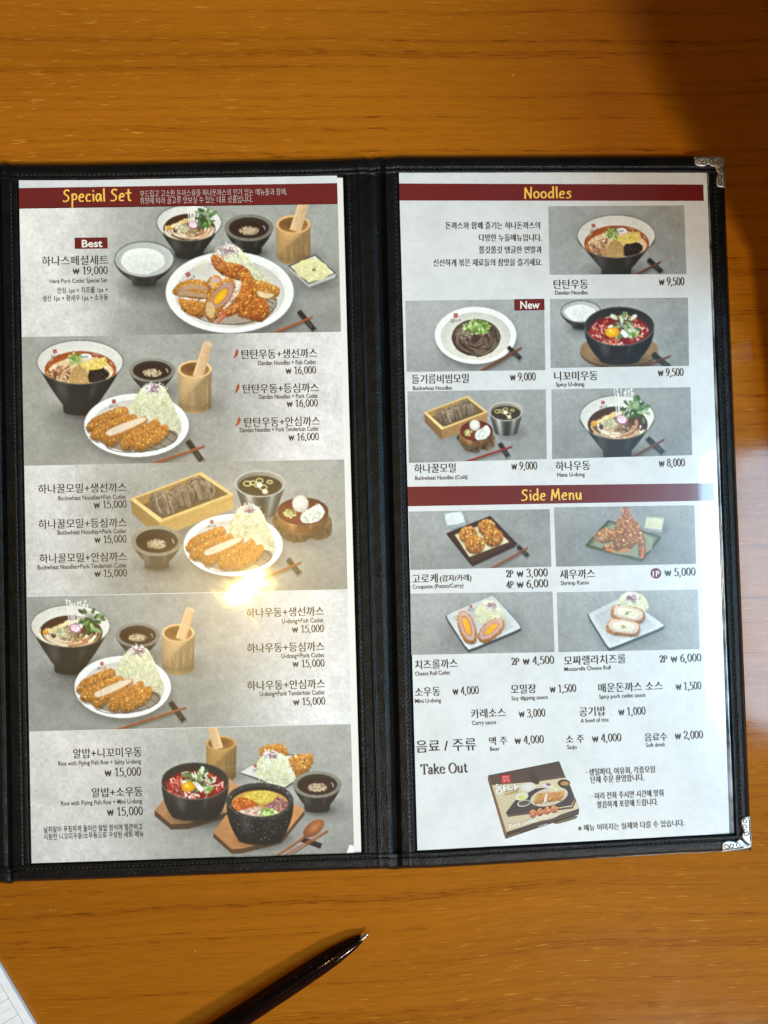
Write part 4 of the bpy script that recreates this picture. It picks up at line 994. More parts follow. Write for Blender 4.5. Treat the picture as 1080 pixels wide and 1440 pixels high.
# 3 cold buckwheat set
def sobabox(c, P, h, k=1.0, wood=(206, 166, 96)):
    A, B, C_, D = [np.array(p_, float) for p_ in P]                 # left, back, right, front
    c.shadow((A[0] + C_[0]) / 2 + 4, (D[1] + C_[1]) / 2 + h, (C_[0] - A[0]) * .55, (D[1] - B[1]) * .5, .5)
    c.poly([A, D, (D[0], D[1] + h), (A[0] + 2 * k, A[1] + h * .95)], tuple(v_ * .80 for v_ in wood), sh=(.05, -.1)); c.poly([D, C_, (C_[0], C_[1] + h * .95), (D[0], D[1] + h)], wood, sh=(.05, -.12))
    for j in range(7):
        t_ = rnd.uniform(.1, .95); c.stroke([(D[0], D[1] + h * t_), (lerp(D[0], C_[0], .5), lerp(D[1], C_[1], .5) + h * t_ + rnd.uniform(-1, 1)), (C_[0], C_[1] + h * .95 * t_)], .5, tuple(v_ * .86 for v_ in wood) + (.7,), sm=2)
    c.poly([A, B, C_, D], (228, 194, 124)); ctr = (A + B + C_ + D) / 4
    I = [ctr + (p_ - ctr) * f for p_, f in zip((A, B, C_, D), (.91, .88, .91, .88))]
    c.poly(I, (128, 98, 58)); c.poly([I[0], I[1], I[1] + np.array([0, h * .55]), I[0] + np.array([3, h * .5])], (176, 138, 80)); 
    NP = [(150, 128, 104), (128, 106, 84), (178, 156, 130), (98, 80, 62), (164, 142, 116)]
    ax_ = (B - A) / np.hypot(*(B - A)); L_ = np.hypot(*(B - A)); Wd = np.hypot(*(D - A))
    mid = [lerp(lerp(I[0], I[3], .5), lerp(I[1], I[2], .5), f) for f in (.05, .22, .38, .54, .70, .86, .95)]
    c.poly([mid[0] + np.array([0, 7 * k]), mid[0] + np.array([0, -6 * k])] + [q + np.array([-3 * k, -(10 if i % 2 else 13) * k]) for i, q in enumerate(mid[1:-1])] + [mid[-1], mid[-1] + np.array([2, 8 * k])] + [q + np.array([4 * k, (14 if i % 2 else 17) * k]) for i, q in enumerate(mid[-2:0:-1])], (112, 92, 72), sh=(0, -.2), smooth=3)
    for f, tl in ((.80, .5), (.52, -.2), (.24, .35)):               # three looped bundles
        m_ = lerp(lerp(I[0], I[3], .5), lerp(I[1], I[2], .5), f); rr = L_ * .175
        c.shadow(m_[0] + rr * .5, m_[1] + rr * .5, rr * 1.1, rr * .8, .35, col=(40, 30, 22))
        for j in range(int(95 * k) + 30):
            t_ = rnd.random(); q = .35 + .65 * t_; a0 = rnd.uniform(0, 6.28); sp = rnd.uniform(.7, 1.9); lit = 1.05 - .35 * (.5 + .5 * math.sin(a0 + sp / 2)) + rnd.uniform(-.06, .06)
            pts_ = [(m_[0] + u * math.cos(tl) - w * math.sin(tl) + rnd.uniform(-.4, .4), m_[1] + u * math.sin(tl) + w * math.cos(tl)) for u, w in arc_pts(rnd.uniform(-.12, .12) * rr, rnd.uniform(-.1, .1) * rr, rr * q * 1.12, rr * q * .86, a0, a0 + sp, 8)]
            c.stroke(pts_, .95 * max(.7, k), tuple(v_ * lit for v_ in pick(NP)), sm=0, sh=.1)
        for j in range(int(8 * k) + 3):
            o_ = rnd.uniform(-.6, .6) * rr; c.stroke([(m_[0] + o_ - rr * .2, m_[1] - rr * .75), (m_[0] + o_ + rnd.uniform(-2, 2), m_[1]), (m_[0] + o_ + rr * .25, m_[1] + rr * .8)], .9 * max(.7, k), jc(pick(NP), 8), sm=3, sh=.1)
    c.poly([I[3], I[2], C_, D], (222, 186, 116)); c.poly([I[0], I[3], D, A], (232, 200, 134))
    c.stroke([A, D, C_], .9, (238, 208, 146), sm=0)
def metalcup(c, cx, cy, rx, ry, depth, foot):
    c.shadow(cx + rx * .3, cy + depth, rx * 1.2, ry * 1.1, .55)
    rim = arc_pts(cx, cy, rx, ry, math.pi, 0, 33); bot = arc_pts(cx, cy + depth, foot, foot * .35, 0, math.pi, 33)
    tone = lambda u: (112 + 90 * math.exp(-((u + .45) / .16) ** 2) + 60 * math.exp(-((u - .5) / .12) ** 2) - 50 * math.exp(-((u - .05) / .2) ** 2) - 30 * abs(u))
    for a, b_, d, e in zip(rim, rim[1:], bot[::-1], bot[::-1][1:]):
        c.nl(); ca = tuple(lin((tone((a[0] - cx) / rx),) * 2 + (tone((a[0] - cx) / rx) * .93,))); cb_ = tuple(lin((tone((b_[0] - cx) / rx),) * 2 + (tone((b_[0] - cx) / rx) * .93,)))
        dk = lambda q: (q[0] * .55, q[1] * .55, q[2] * .55, 1.0)
        c.face([(a[0], a[1], ca), (b_[0], b_[1], cb_), (e[0], e[1], dk(cb_)), (d[0], d[1], dk(ca))])
    c.disc(cx, cy, rx, ry, (190, 186, 174)); c.disc(cx, cy + .4, rx * .93, ry * .9, (136, 128, 112), sh=(.35, -.1), edge=(150, 142, 126))
    c.disc(cx, cy + ry * .17, rx * .86, ry * .76, (58, 48, 34), edge=(72, 60, 42))
    for u, w, r in ((-.5, .0, .15), (-.28, -.05, .12), (-.02, -.22, .13), (.12, .28, .15), (.38, -.12, .10), (.2, .62, .1), (-.12, .12, .10)):
        ringline(c, cx + u * rx, cy + w * ry, rx * r, rx * r * .62, rx * .045, (206, 190, 126))
    c.disc(cx - .02 * rx, cy + .12 * ry, rx * .11, rx * .09, (240, 236, 216), n=12); c.disc(cx + .18 * rx, cy + .55 * ry, rx * .09, rx * .07, (236, 230, 206), n=12)
def lacquer(c, cx, cy, rx, ry, depth, log=True, k=1.0):
    if log:
        pts = [(cx - rx * 1.2, cy + ry * .5), (cx - rx * .7, cy + ry * .1), (cx + rx * .8, cy + ry * .2), (cx + rx * 1.12, cy + ry * .7), (cx + rx * 1.08, cy + depth + ry * .3), (cx + rx * .6, cy + depth + ry * .65), (cx + rx * .3, cy + depth + ry * .5), (cx, cy + depth + ry * .8), (cx - rx * .6, cy + depth + ry * .7), (cx - rx * 1.05, cy + depth * .9)]
        c.shadow(cx, cy + depth + ry * .4, rx * 1.4, ry, .5); c.poly(pts, (116, 92, 64), sh=(.05, -.35), smooth=3)
        c.fill(pts, 90, lambda x, y, u, v_: c.blob(x, y, 2.2 * k, jc(pick([(128, 102, 70), (92, 70, 46), (150, 122, 86), (74, 56, 36)]), 10) + (.8,), asp=2.0, rot=rnd.uniform(-.3, .3), n=5, sh=.2))
    body(c, cx, cy, rx, ry, depth, rx * .72, (196, 130, 70), .05, 1.4)
    c.disc(cx, cy, rx, ry, (74, 40, 26)); c.disc(cx, cy + .4, rx - 1.4 * k, ry - 1.1 * k, (140, 56, 36), edge=(118, 40, 26), sh=(0, .2))
    c.disc(cx - rx * .10, cy - ry * .55, rx * .32, rx * .33, (240, 236, 224), edge=(208, 202, 186), n=24, sh=(-.05, -.1))
    scallion(c, cx - rx * .52, cy + ry * .12, rx * .24, ry * .34, 30, pal=((206, 206, 130), (190, 194, 110), (226, 224, 160)), r=1.6 * k)
    pts = [(cx - rx * .1, cy + ry * .55), (cx + rx * .02, cy), (cx + rx * .35, cy - ry * .25), (cx + rx * .62, cy - ry * .55), (cx + rx * .85, cy + ry * .05), (cx + rx * .6, cy + ry * .7), (cx + rx * .1, cy + ry * .85)]
    c.poly(pts, (224, 224, 210), smooth=2); strands(c, pts, 60, [(246, 244, 236), (232, 234, 222), (206, 212, 176), (250, 250, 246)], 1.5 * k, 6 * k)
    c.fill(pts, 14, lambda x, y, u, v_: c.blob(x, y, .9 * k, (122, 134, 78), n=5))
    c.poly(arc_pts(cx, cy, rx, ry, .05, math.pi - .05, 24) + arc_pts(cx, cy - .6 * k, rx - 1.6 * k, ry - 1.3 * k, math.pi - .05, .05, 24), (84, 46, 28))
c = Canvas(LQ(655, 646, 838.5, 828.5))
c.ground(greyfn((176, 172, 161), (158, 154, 141), .05, .40, (218, 214, 207)))
sobabox(c, [(183.3, 701.4), (283.3, 663.5), (327.8, 694.4), (224.4, 734)], 22)
metalcup(c, 365.7, 680, 35.7, 19, 42, 22)
lacquer(c, 426, 719, 36, 19.5, 28)
saucebowl(c, 220.5, 760.5, 36, 21.5, 37, 18, (150, 140, 118), (112, 102, 84))
cutlet_plate(c, 328, 766.5, 69.6, 43.5, .95)
sticks(c, 356, 818, 424, 790, 2.2, 2.2, (164, 92, 44), .82, 26, .9, 7)
c.build('picture', pageL, 'printed photo of cold buckwheat noodles in a wooden box with a cutlet plate')
# 4 udon set
c = Canvas(LQ(839.5, 829.5, 1028.5, 1017.5))
c.ground(greyfn((160, 160, 152), (154, 153, 145), .10, .50, (226, 223, 218), 'R'))
c.shadow(110, 948, 66, 30, .55); c.shadow(95, 975, 50, 30, .25)
udon(c, 99, 880, 56, 30, 64, 24, False, lg=False)
saucebowl(c, 193.7, 893, 31.5, 17.4, 29, 17, (140, 134, 122))
mug(c, 250.7, 890, 23, 12.8, 47.5, (254, 899, 268, 857, 13.5), (206, 170, 120))
cutlet_plate(c, 172.6, 966, 67.6, 43.5, .97)
sticks(c, 156, 1028, 262.7, 994, 2.2, 2.2, (166, 98, 52), .86, 32, .95, 7.5)
c.build('picture', pageL, 'printed photo of udon with leafy topping and a sliced cutlet plate')
# 5 flying fish roe rice set
def board(c, P, th, wood=(186, 136, 92)):
    cx = sum(p_[0] for p_ in P) / len(P); cy = sum(p_[1] for p_ in P) / len(P)
    c.shadow(cx, cy + 14, (max(p_[0] for p_ in P) - min(p_[0] for p_ in P)) * .58, (max(p_[1] for p_ in P) - min(p_[1] for p_ in P)) * .6, .55)
    low = [p_ for p_ in P]
    for i in range(len(P)):
        a, b_ = P[i], P[(i + 1) % len(P)]
        c.poly([a, b_, (b_[0], b_[1] + th), (a[0], a[1] + th)], tuple(v_ * .52 for v_ in wood))
    c.poly(P, wood, sh=(.08, -.04))
    for k in range(26):
        y = rnd.uniform(min(p_[1] for p_ in P), max(p_[1] for p_ in P)); x0 = min(p_[0] for p_ in P); x1 = max(p_[0] for p_ in P)
        sl = -.22
        pts = [(x0 + (x1 - x0) * f, y + sl * (x1 - x0) * (f - .5) + rnd.uniform(-.6, .6)) for f in np.linspace(.05, .95, 9)]
        inside = [p_ for p_ in pts if _in(P, p_)]
        if len(inside) > 2: c.stroke(inside, .6, tuple(v_ * rnd.uniform(.8, 1.1) for v_ in wood) + (.7,), sm=2)
c = Canvas(LQ(1029.5, 1018.5, 1214, 1199.5))
c.ground(greyfn((178, 177, 168), (158, 157, 148), .12, .52, (220, 215, 209)))
mug(c, 311, 1045, 21.5, 10.3, 46, (307, 1053, 297.5, 1020, 13.5), (190, 148, 86))
c.poly([(336, 1087), (352, 1078), (380, 1068), (410, 1060), (438, 1078), (430, 1092), (400, 1110), (370, 1100)], (92, 90, 84)); c.poly([(338, 1086), (354, 1077), (382, 1067), (410, 1062), (434, 1078), (426, 1090), (400, 1107), (371, 1097)], (214, 214, 204), sh=(0, -.05))
crumb(c, [(365, 1062), (366, 1052), (376, 1048), (388, 1047), (400, 1049), (406, 1060), (396, 1066), (376, 1068)], 110, r=1.6)
strands(c, [(372, 1046), (396, 1046), (396, 1050), (372, 1050)], 10, [(226, 168, 80), (190, 118, 40)], .8, 7)
crumb(c, [(406, 1068), (414, 1062), (428, 1060), (440, 1061), (440, 1073), (433, 1083), (416, 1093), (408, 1084)], 130, r=1.7)
cabbage(c, [(358, 1084), (364, 1068), (376, 1060), (392, 1059), (404, 1066), (409, 1080), (415, 1092), (404, 1104), (385, 1103), (366, 1095)], 190, (382, 1062, 12), pal=[(240, 242, 222), (230, 236, 200), (216, 226, 170), (248, 248, 240)], l=9)
logo(c, 359, 1077, .7, -.4)
board(c, [(217.5, 1139.5), (230, 1124.5), (322, 1095), (337, 1106), (322, 1141.5), (264.4, 1158), (240.6, 1158.8)], 8)
saucebowl(c, 446, 1103, 34.2, 19, 36, 19, (136, 130, 116))
spicy(c, 274.4, 1098, 47.4, 26, 49, 36, (66, 64, 60))
board(c, [(300, 1171), (317, 1147), (345, 1135), (413, 1130), (428.5, 1139), (396, 1179), (342, 1193), (326, 1194)], 7, (192, 134, 84))
cx, cy, rx, ry = 365.5, 1126, 47.5, 25.5
c.shadow(cx + 4, cy + 50, 46, 14, .55, col=(70, 40, 20))
body(c, cx, cy, rx, ry, 55, 33, (44, 44, 42), .06, 1.2)
c.fill(arc_pts(cx, cy + 22, rx * .95, 34, .0, math.pi, 20), 190, lambda x, y, u, v_: c.blob(x, y, rnd.uniform(.5, 1.3), pick([(92, 92, 90), (130, 130, 126), (20, 20, 20), (64, 64, 62), (24, 24, 24)]), asp=.6, rot=rnd.uniform(0, 3), n=5))
c.disc(cx, cy, rx, ry, (62, 62, 60))
for k in range(150):
    a = rnd.uniform(0, 6.28); q = rnd.uniform(.86, 1.0); c.blob(cx + rx * q * math.cos(a), cy + ry * q * math.sin(a), rnd.uniform(.4, 1.1), pick([(150, 150, 146), (100, 100, 98), (28, 28, 28), (40, 40, 40)]), n=5)
c.disc(cx, cy + 1, rx * .86, ry * .82, (34, 32, 30)); c.disc(cx, cy + ry * .16, rx * .84, ry * .74, (200, 150, 70))
P = lambda u, w: (cx + u * rx, cy + w * ry)
for pts, pal, r in (([P(-.5, -.25), P(-.2, -.52), (cx + rx * .2, cy - ry * .56), P(.5, -.36), P(.36, .05), P(.1, .2), P(-.2, .1)], [(238, 208, 82), (228, 190, 54), (246, 226, 124)], 1.2),
                    ([P(-.84, .2), P(-.7, -.12), P(-.42, -.18), P(-.1, .12), P(-.05, .3), P(-.4, .5), P(-.7, .6)], [(216, 104, 30), (232, 134, 50), (186, 76, 18), (242, 160, 80)], 1.3),
                    ([P(.1, .28), P(.36, .06), P(.55, -.25), P(.82, .1), P(.8, .45), P(.5, .62), P(.3, .45)], [(176, 116, 112), (146, 84, 84), (206, 156, 146), (122, 66, 68)], 1.9),
                    ([P(-.68, .62), P(-.35, .45), (cx, cy + ry * .3), P(.05, .6), P(.0, .95), P(-.4, .9)], [(230, 200, 182), (214, 150, 130), (240, 222, 206), (196, 110, 90)], 1.8),
                    ([P(.0, .62), P(.12, .42), P(.34, .46), P(.55, .62), P(.4, .85), P(.05, .96)], [(158, 186, 84), (190, 208, 124), (122, 156, 60), (220, 226, 170)], 1.9)):
    c.poly(pts, tuple(v_ * .85 for v_ in pal[0]), smooth=2)
    c.fill(pts, 110 if r < 1.5 else 62, lambda x, y, u, v_: c.blob(x, y, r * rnd.uniform(.6, 1.1), jc(pick(pal), 9), asp=.75, rot=rnd.uniform(0, 3), n=6, sh=.18))
c.poly(arc_pts(cx, cy, rx, ry, .1, math.pi - .1, 24) + arc_pts(cx, cy + 1.2, rx * .86, ry * .82, math.pi - .1, .1, 24), (56, 56, 54))
for k in range(60):
    a = rnd.uniform(.15, math.pi - .15); q = rnd.uniform(.86, 1.0); c.blob(cx + rx * q * math.cos(a), cy + 1 + ry * q * math.sin(a), rnd.uniform(.4, 1.0), pick([(140, 140, 136), (100, 100, 98), (28, 28, 28), (40, 40, 40)]), n=5)
c.stroke([(424, 1180), (452, 1190)], 8, (34, 32, 30), sm=0, sh=.3)
c.stroke([(388, 1204), (404, 1194), (424, 1180), (432, 1172)], 3.2, (158, 92, 50), w1=4.2, sm=3, sh=.25)
c.disc(441, 1165, 17.5, 9.5, (176, 104, 62), edge=(150, 84, 44), rot=-.66, n=30, sh=(.22, -.12)); c.disc(442, 1163.5, 12, 5.6, (196, 128, 86), edge=(176, 104, 62, 0), ea=0, rot=-.66, n=24)
c.stroke([(400, 1203), (461, 1167.5)], 2.4, (170, 94, 42), w1=2, sm=0, sh=.2); c.stroke([(408, 1203), (461.5, 1169.5)], 2.2, (140, 74, 34), w1=1.8, sm=0, sh=.2)
c.poly([(492, 1188), (499, 1190), (499, 1200), (487, 1200)], (228, 224, 214))
c.build('picture', pageL, 'printed photo of roe rice in a stone bowl beside spicy udon')

# ------------------------------------------------------------------ printed pictures, right page
def rpanel(q): return Canvas(q)
RG = greyfn((176, 178, 176), (154, 155, 151), -.2, .5, (182, 184, 182))
def rp(q, dark=1.0):
    c = Canvas(q); c.ground(lambda u, v_: tuple(x * dark for x in mixc((184, 185, 181), (152, 153, 148), min(1, max(0, .25 + .5 * v_ + .2 * u)))), 20, 10); return c
c = rp([(771, 290), (962, 289), (965.5, 385.5), (773, 386.5)])
dandan(c, 866.6, 332, 55.4, 30.4, 53, 22, k=.95)
sticks(c, 893, 386, 930, 367, 2, 2, (120, 70, 50), .72, 26, .75, 7)
c.build('picture', pageR, 'printed photo of dandan noodles in a white and black bowl')
c = rp([(570, 423), (765, 420.5), (767, 520.5), (572, 523)])
plate(c, 668.7, 471.5, 57.3, 40)
c.disc(672, 480, 36, 26, (206, 160, 84), edge=(226, 206, 160, .2), ea=.1)
logo(c, 641, 443.5, .95, .0)
nz = arc_pts(669.5, 474.5, 34.5, 26, 0, 6.1, 20); c.poly(nz, (70, 54, 44), smooth=2)
for j in range(170):
    q = rnd.uniform(.1, .98) ** .7; a0 = rnd.uniform(0, 6.28); c.stroke(arc_pts(669.5 + rnd.uniform(-4, 4), 475 + rnd.uniform(-3, 3), 33 * q, 24.5 * q, a0, a0 + rnd.uniform(.5, 1.5), 8), 1.25, jc(pick([(104, 80, 66), (78, 58, 48), (128, 102, 86), (58, 42, 36), (146, 122, 104)]), 8), sm=0, sh=.22)
c.fill(arc_pts(653, 468, 13, 9, 0, 6.1, 14), 130, lambda x, y, u, v_: c.blob(x, y, .9, jc(pick([(158, 136, 112), (126, 106, 86), (186, 168, 144)]), 8), n=5, asp=.7))
scallion(c, 670.5, 459.5, 19.5, 11, 80, r=2.1)
sticks(c, 674, 522, 734, 488, 2.2, 2.1, (130, 70, 42), .80, 24, .75, 6)
c.build('picture', pageR, 'printed photo of buckwheat noodles on a white plate')
c = rp([(773.5, 420.5), (967.5, 418.5), (969, 514.5), (774.5, 517.5)], .97)
ricebowl(c, 817, 438.5, 28.7, 16.4, 22, 13, (52, 52, 52))
c.shadow(872, 508, 62, 22, .5); c.disc(870.6, 495.5, 55, 24, (104, 80, 54), n=40); c.disc(870.6, 492, 55, 23.5, (168, 138, 100), edge=(150, 118, 82), n=40)
for k in range(5): ringline(c, 871, 492, 50 - 4 * k, 21 - 1.7 * k, .6, (136, 106, 72, .7))
spicy(c, 871, 458.5, 49.2, 27.4, 48, 30, (44, 44, 46))
sticks(c, 902, 516, 943.7, 499.5, 2, 1.8, (120, 60, 46), .62, 30, .7, 8)
c.build('picture', pageR, 'printed photo of spicy udon with egg yolk in a black bowl')
c = rp([(573, 550.5), (767.5, 547.5), (769, 645.5), (575, 651)], .96)
sobabox(c, [(596, 580), (658, 556.5), (685.4, 579), (621, 603.5)], 15, .75, (176, 132, 80))
metalcup(c, 711.5, 578.5, 24, 13.5, 29, 16)
lacquer(c, 670, 606, 23.2, 14.6, 18, True, .75)
sticks(c, 655, 648.5, 721, 627, 2, 2, (156, 52, 44), .80, 22, 1.0, 6.5)
c.build('picture', pageR, 'printed photo of cold buckwheat noodles in a box with a dipping cup')
c = rp([(775.5, 547.5), (971, 544.5), (973.5, 640), (776.5, 645.5)], .94)
udon(c, 868, 586.5, 53, 31, 55, 21, k=.95, enoki=1.1)
sticks(c, 888, 642, 934.7, 617, 2, 2, (120, 66, 46), .68, 30, .75, 8)
c.build('picture', pageR, 'printed photo of udon topped with mushrooms and green leaves')
c = rp([(575, 719.5), (773, 716), (775.5, 797), (577, 801.5)], .93)
squaredish(c, [(622, 721), (651, 717.5), (656, 735), (627, 741)], (150, 158, 156), (196, 204, 204), (222, 226, 222), 5, (110, 120, 118), .72)
squaredish(c, [(627, 750), (689.5, 725), (728, 765), (663, 795)], (56, 34, 28), (74, 44, 34), None, 5, (40, 26, 22))
c.poly([(639.5, 752), (687.5, 734.5), (716, 762), (660, 783)], (206, 196, 158), sh=(.05, .05))
for x, y, r in ((684.8, 742, 12.5), (658.6, 752.5, 13), (693.5, 756, 14), (667.7, 766, 13.8)):
    c.shadow(x + 1, y + 5, r * 1.15, r, .5, col=(90, 60, 20)); crumb(c, arc_pts(x, y, r, r * .95, 0, 5.9, 12), 130, r=1.5, base=(176, 104, 40), dark=.55)
sticks(c, 688, 800, 743, 769, 2.2, 2, (150, 84, 50), .84, 20, .75, 6)
c.build('picture', pageR, 'printed photo of four round croquettes on a dark tray')
c = rp([(779, 713.5), (976.5, 710.5), (979, 793), (782, 797)], .91)
squaredish(c, [(908, 726), (935.5, 727.5), (931, 746), (905, 743)], (160, 166, 150), (200, 204, 190), (214, 208, 176), 4, (110, 112, 100), .72)
squaredish(c, [(822.5, 767), (855, 731), (931, 755), (904, 789)], (74, 84, 48), (120, 128, 96), (148, 152, 122), 4, (50, 58, 34), .78)
for q in ([(838, 752), (852, 742), (866, 748), (862, 760), (846, 764)], [(846, 770), (860, 764), (874, 766), (872, 774), (856, 775)], [(862, 760), (866, 736), (876, 724), (886, 730), (884, 752), (876, 772), (866, 772)], [(878, 770), (882, 746), (886, 728), (896, 734), (906, 756), (908, 774), (903, 784), (898, 780), (896, 762), (888, 772)]):
    crumb(c, q, 110, [(190, 128, 78), (168, 104, 60), (210, 152, 100), (142, 84, 46), (224, 176, 128)], 1.6, (160, 100, 56), .4)
strands(c, [(872, 718), (880, 713), (890, 718), (886, 728), (876, 726)], 20, [(206, 122, 74), (176, 88, 52), (226, 156, 104)], 1.3, 9, ang=1.2); strands(c, [(832, 752), (844, 748), (850, 760), (838, 762)], 14, [(206, 170, 130), (160, 120, 84)], 1.1, 9)
c.stroke([(905, 770), (903, 785)], 3.4, (204, 108, 70), w1=4.5, sm=0, sh=.2); c.stroke([(852, 772), (866, 776)], 4, (206, 124, 66), sm=0, sh=.2); c.stroke([(872, 775), (884, 773)], 4, (206, 124, 66), sm=0, sh=.2)
c.build('picture', pageR, 'printed photo of fried prawns stacked on a green tray')
def roll(c, x, y, a, b_, rot, core, inner, pink=(206, 168, 156), n=120, sq=2.0):
    """cut face of a stuffed cutlet roll; sq > 2 gives a squarer face"""
    def E(k1, k2, wob_, n_=16, dy=0):
        R_ = []
        for t_ in np.linspace(0, 2 * math.pi, n_ + 1)[:-1]:
            cu, su = math.cos(t_), math.sin(t_); e = 2 / sq; u = a * k1 * abs(cu) ** e * (1 if cu > 0 else -1) * (1 + rnd.uniform(-wob_, wob_)); w = b_ * k2 * abs(su) ** e * (1 if su > 0 else -1) * (1 + rnd.uniform(-wob_, wob_))
            R_.append((x + u * math.cos(rot) - w * math.sin(rot), y + dy + u * math.sin(rot) + w * math.cos(rot)))
        return R_
    c.shadow(x + 3, y + 6, a * 1.3, b_ * 1.5, .4, rot=rot); crumb(c, E(1.16, 1.32, .05, 16, 2.2), n, r=1.3, dark=.5)
    q = E(1, 1, .03); c.poly(q, pink, sh=(.02, -.12), smooth=3)
    c.fill(q, 60, lambda X, Y, u, v_: c.blob(X, Y, rnd.uniform(.7, 1.5), jc(pick([pink, tuple(v2 * .93 for v2 in pink), tuple(min(255, v2 * 1.07) for v2 in pink)]), 6), asp=.5, rot=rot + rnd.uniform(-.6, .6), n=6))
    c.poly(E(.70, .64, .05), inner, sh=(0, -.08), smooth=3); q = E(.60, .50, .06); c.poly(q, core, sh=(-.05, -.10), smooth=3)
    c.fill(q, 16, lambda X, Y, u, v_: c.blob(X, Y, 1.3, jc(core, 9), asp=.5, rot=rot, n=6))
def sqplate(c, P):
    cx = sum(p_[0] for p_ in P) / 4; cy = sum(p_[1] for p_ in P) / 4
    R = []
    for i in range(4):
        a, b_, d = np.array(P[i - 1], float), np.array(P[i], float), np.array(P[(i + 1) % 4], float); R += [tuple(lerp(b_, a, .14)), tuple(lerp(b_, (a + d) / 2, .03)), tuple(lerp(b_, d, .14))]
    S_ = lambda k, dy=0: [(cx + (x - cx) * k, cy + (y - cy) * k + dy) for x, y in R]
    c.shadow(cx + 5, cy + 12, 66, 36, .5); c.poly(S_(1.0, 4), (60, 66, 66)); c.poly(S_(1.02, 1), (66, 74, 74)); c.poly(S_(.985, 0), (206, 208, 204), sh=(.03, .03)); c.poly(S_(.80, 1), (196, 198, 194), sh=(.02, .08))
c = rp([(577, 835), (777, 832), (780, 917), (578.5, 921)], .98)
sqplate(c, [(625.5, 865), (694, 836), (735, 883), (658, 915)])
cabbage(c, [(668, 862), (676, 848), (690, 844), (704, 854), (708, 868), (694, 878), (674, 876)], 110, (690, 852, 11), l=8)
logo(c, 662, 853, .55, 0)
roll(c, 656.5, 880.5, 21.5, 9, 1.25, (240, 176, 40), (196, 120, 104), n=130); roll(c, 690.5, 884.5, 20, 9, -.70, (240, 176, 40), (196, 120, 104), n=130)
c.build('picture', pageR, 'printed photo of cheese roll cutlets with yellow centres')
c = rp([(783, 833), (981.5, 829), (984, 913), (785.5, 917)], .98)
sqplate(c, [(825.5, 863), (877, 838), (937, 880), (856, 913)])
cabbage(c, [(868, 850), (876, 836), (890, 832), (906, 840), (912, 854), (900, 862), (880, 860)], 100, (889, 840, 12), l=8)
for x, y, r in ((883, 862, .2), (877, 881, .12)):
    roll(c, x, y, 21, 9, r, (232, 228, 186), (238, 232, 208), (224, 200, 178), 130, 2.9)
    for k in range(8): c.stroke([(x + rnd.uniform(-5, 4), y + rnd.uniform(-2, 2)), (x + rnd.uniform(-5, 5), y + rnd.uniform(-3, 3))], .8, (110, 114, 60), sm=0)
c.build('picture', pageR, 'printed photo of mozzarella cheese rolls on a white square plate')
# take-out box
zb = lambda L: [(670 + x / 6.75, 1060 + y / 6.75) for x, y in L]
c = Canvas([(680, 1062), (822, 1062), (822, 1184), (680, 1184)])
c.poly(zb([(112, 205), (785, 70), (975, 520), (972, 575), (275, 808), (262, 770), (108, 245)]), (58, 38, 26))
c.poly(zb([(108, 215), (118, 208), (290, 745), (275, 806), (262, 770)]), (126, 84, 46))
c.poly(zb([(120, 206), (785, 72), (972, 520), (285, 742)]), (208, 190, 154), sh=(.05, -.05))
c.poly(zb([(120, 206), (785, 72), (846, 226), (600, 262), (590, 290), (510, 270), (142, 298)]), (74, 54, 42), sh=(-.15, .1))
for k in range(16):
    y = 300 + 26 * k; c.stroke(zb([(150 + k * 8, y + 40), (400, y - 5), (880, y - 95)]), .35, (196, 176, 140, .4), sm=2)
c.poly(zb([(488, 190), (545, 165), (600, 262), (575, 295), (525, 275)]), (60, 38, 28), sh=(-.2, 0))
c.poly(zb([(278, 560), (370, 440), (560, 330), (890, 300), (935, 420), (900, 490), (480, 560), (310, 582)]), (52, 42, 38)); c.poly(zb([(278, 560), (310, 582), (905, 500), (935, 420), (950, 440), (915, 520), (300, 600)]), (96, 66, 46))
c.disc(*zb([(490, 315)])[0], 11, 6.4, (222, 220, 206), edge=(206, 204, 190), n=22, rot=-.15); c.disc(*zb([(430, 405)])[0], 9.5, 5.6, (214, 210, 186), n=20, rot=-.2); c.disc(*zb([(430, 415)])[0], 5, 3, (206, 204, 92), n=14)
c.disc(*zb([(450, 470)])[0], 9.5, 4.6, (200, 196, 184), n=20, rot=-.2); c.disc(*zb([(452, 468)])[0], 8, 3.6, (84, 66, 56), n=18, rot=-.2)
c.disc(*zb([(830, 280)])[0], 9, 5.5, (50, 40, 36), n=18); c.disc(*zb([(838, 282)])[0], 6, 3, (180, 130, 60), n=14)
c.disc(*zb([(690, 408)])[0], 27, 12.4, (188, 172, 146), edge=(206, 192, 166), n=34, rot=-.24)
cabbage(c, zb([(690, 330), (740, 290), (800, 320), (810, 370), (740, 380)]), 40, None, [(226, 216, 160), (212, 196, 130), (236, 230, 190)], 5)
for k in range(6): c.blob(*zb([(640 + 8 * k, 300 + 6 * (k % 3))])[0], 2.2, jc((214, 206, 206), 14), n=6)
for k in range(5): c.blob(*zb([(670 + 6 * k, 288 + 7 * (k % 2))])[0], 1.7, jc((130, 84, 120), 12), n=6)
for k in range(6):
    x = 570 + 44 * k; crumb(c, zb([(x - 25, 470 - 6 * k), (x + 5, 390 - 4 * k), (x + 40, 370 - 3 * k), (x + 35, 440 - 6 * k), (x + 8, 480 - 7 * k)]), 22, GOLD, .9, (196, 130, 60), .3)
c.poly(zb([(635, 470), (650, 385), (672, 380), (668, 455)]), (226, 206, 186))
c.disc(*zb([(655, 590)])[0], 20.5, 5.6, (226, 214, 190), edge=(206, 190, 160), n=28, rot=-.16)
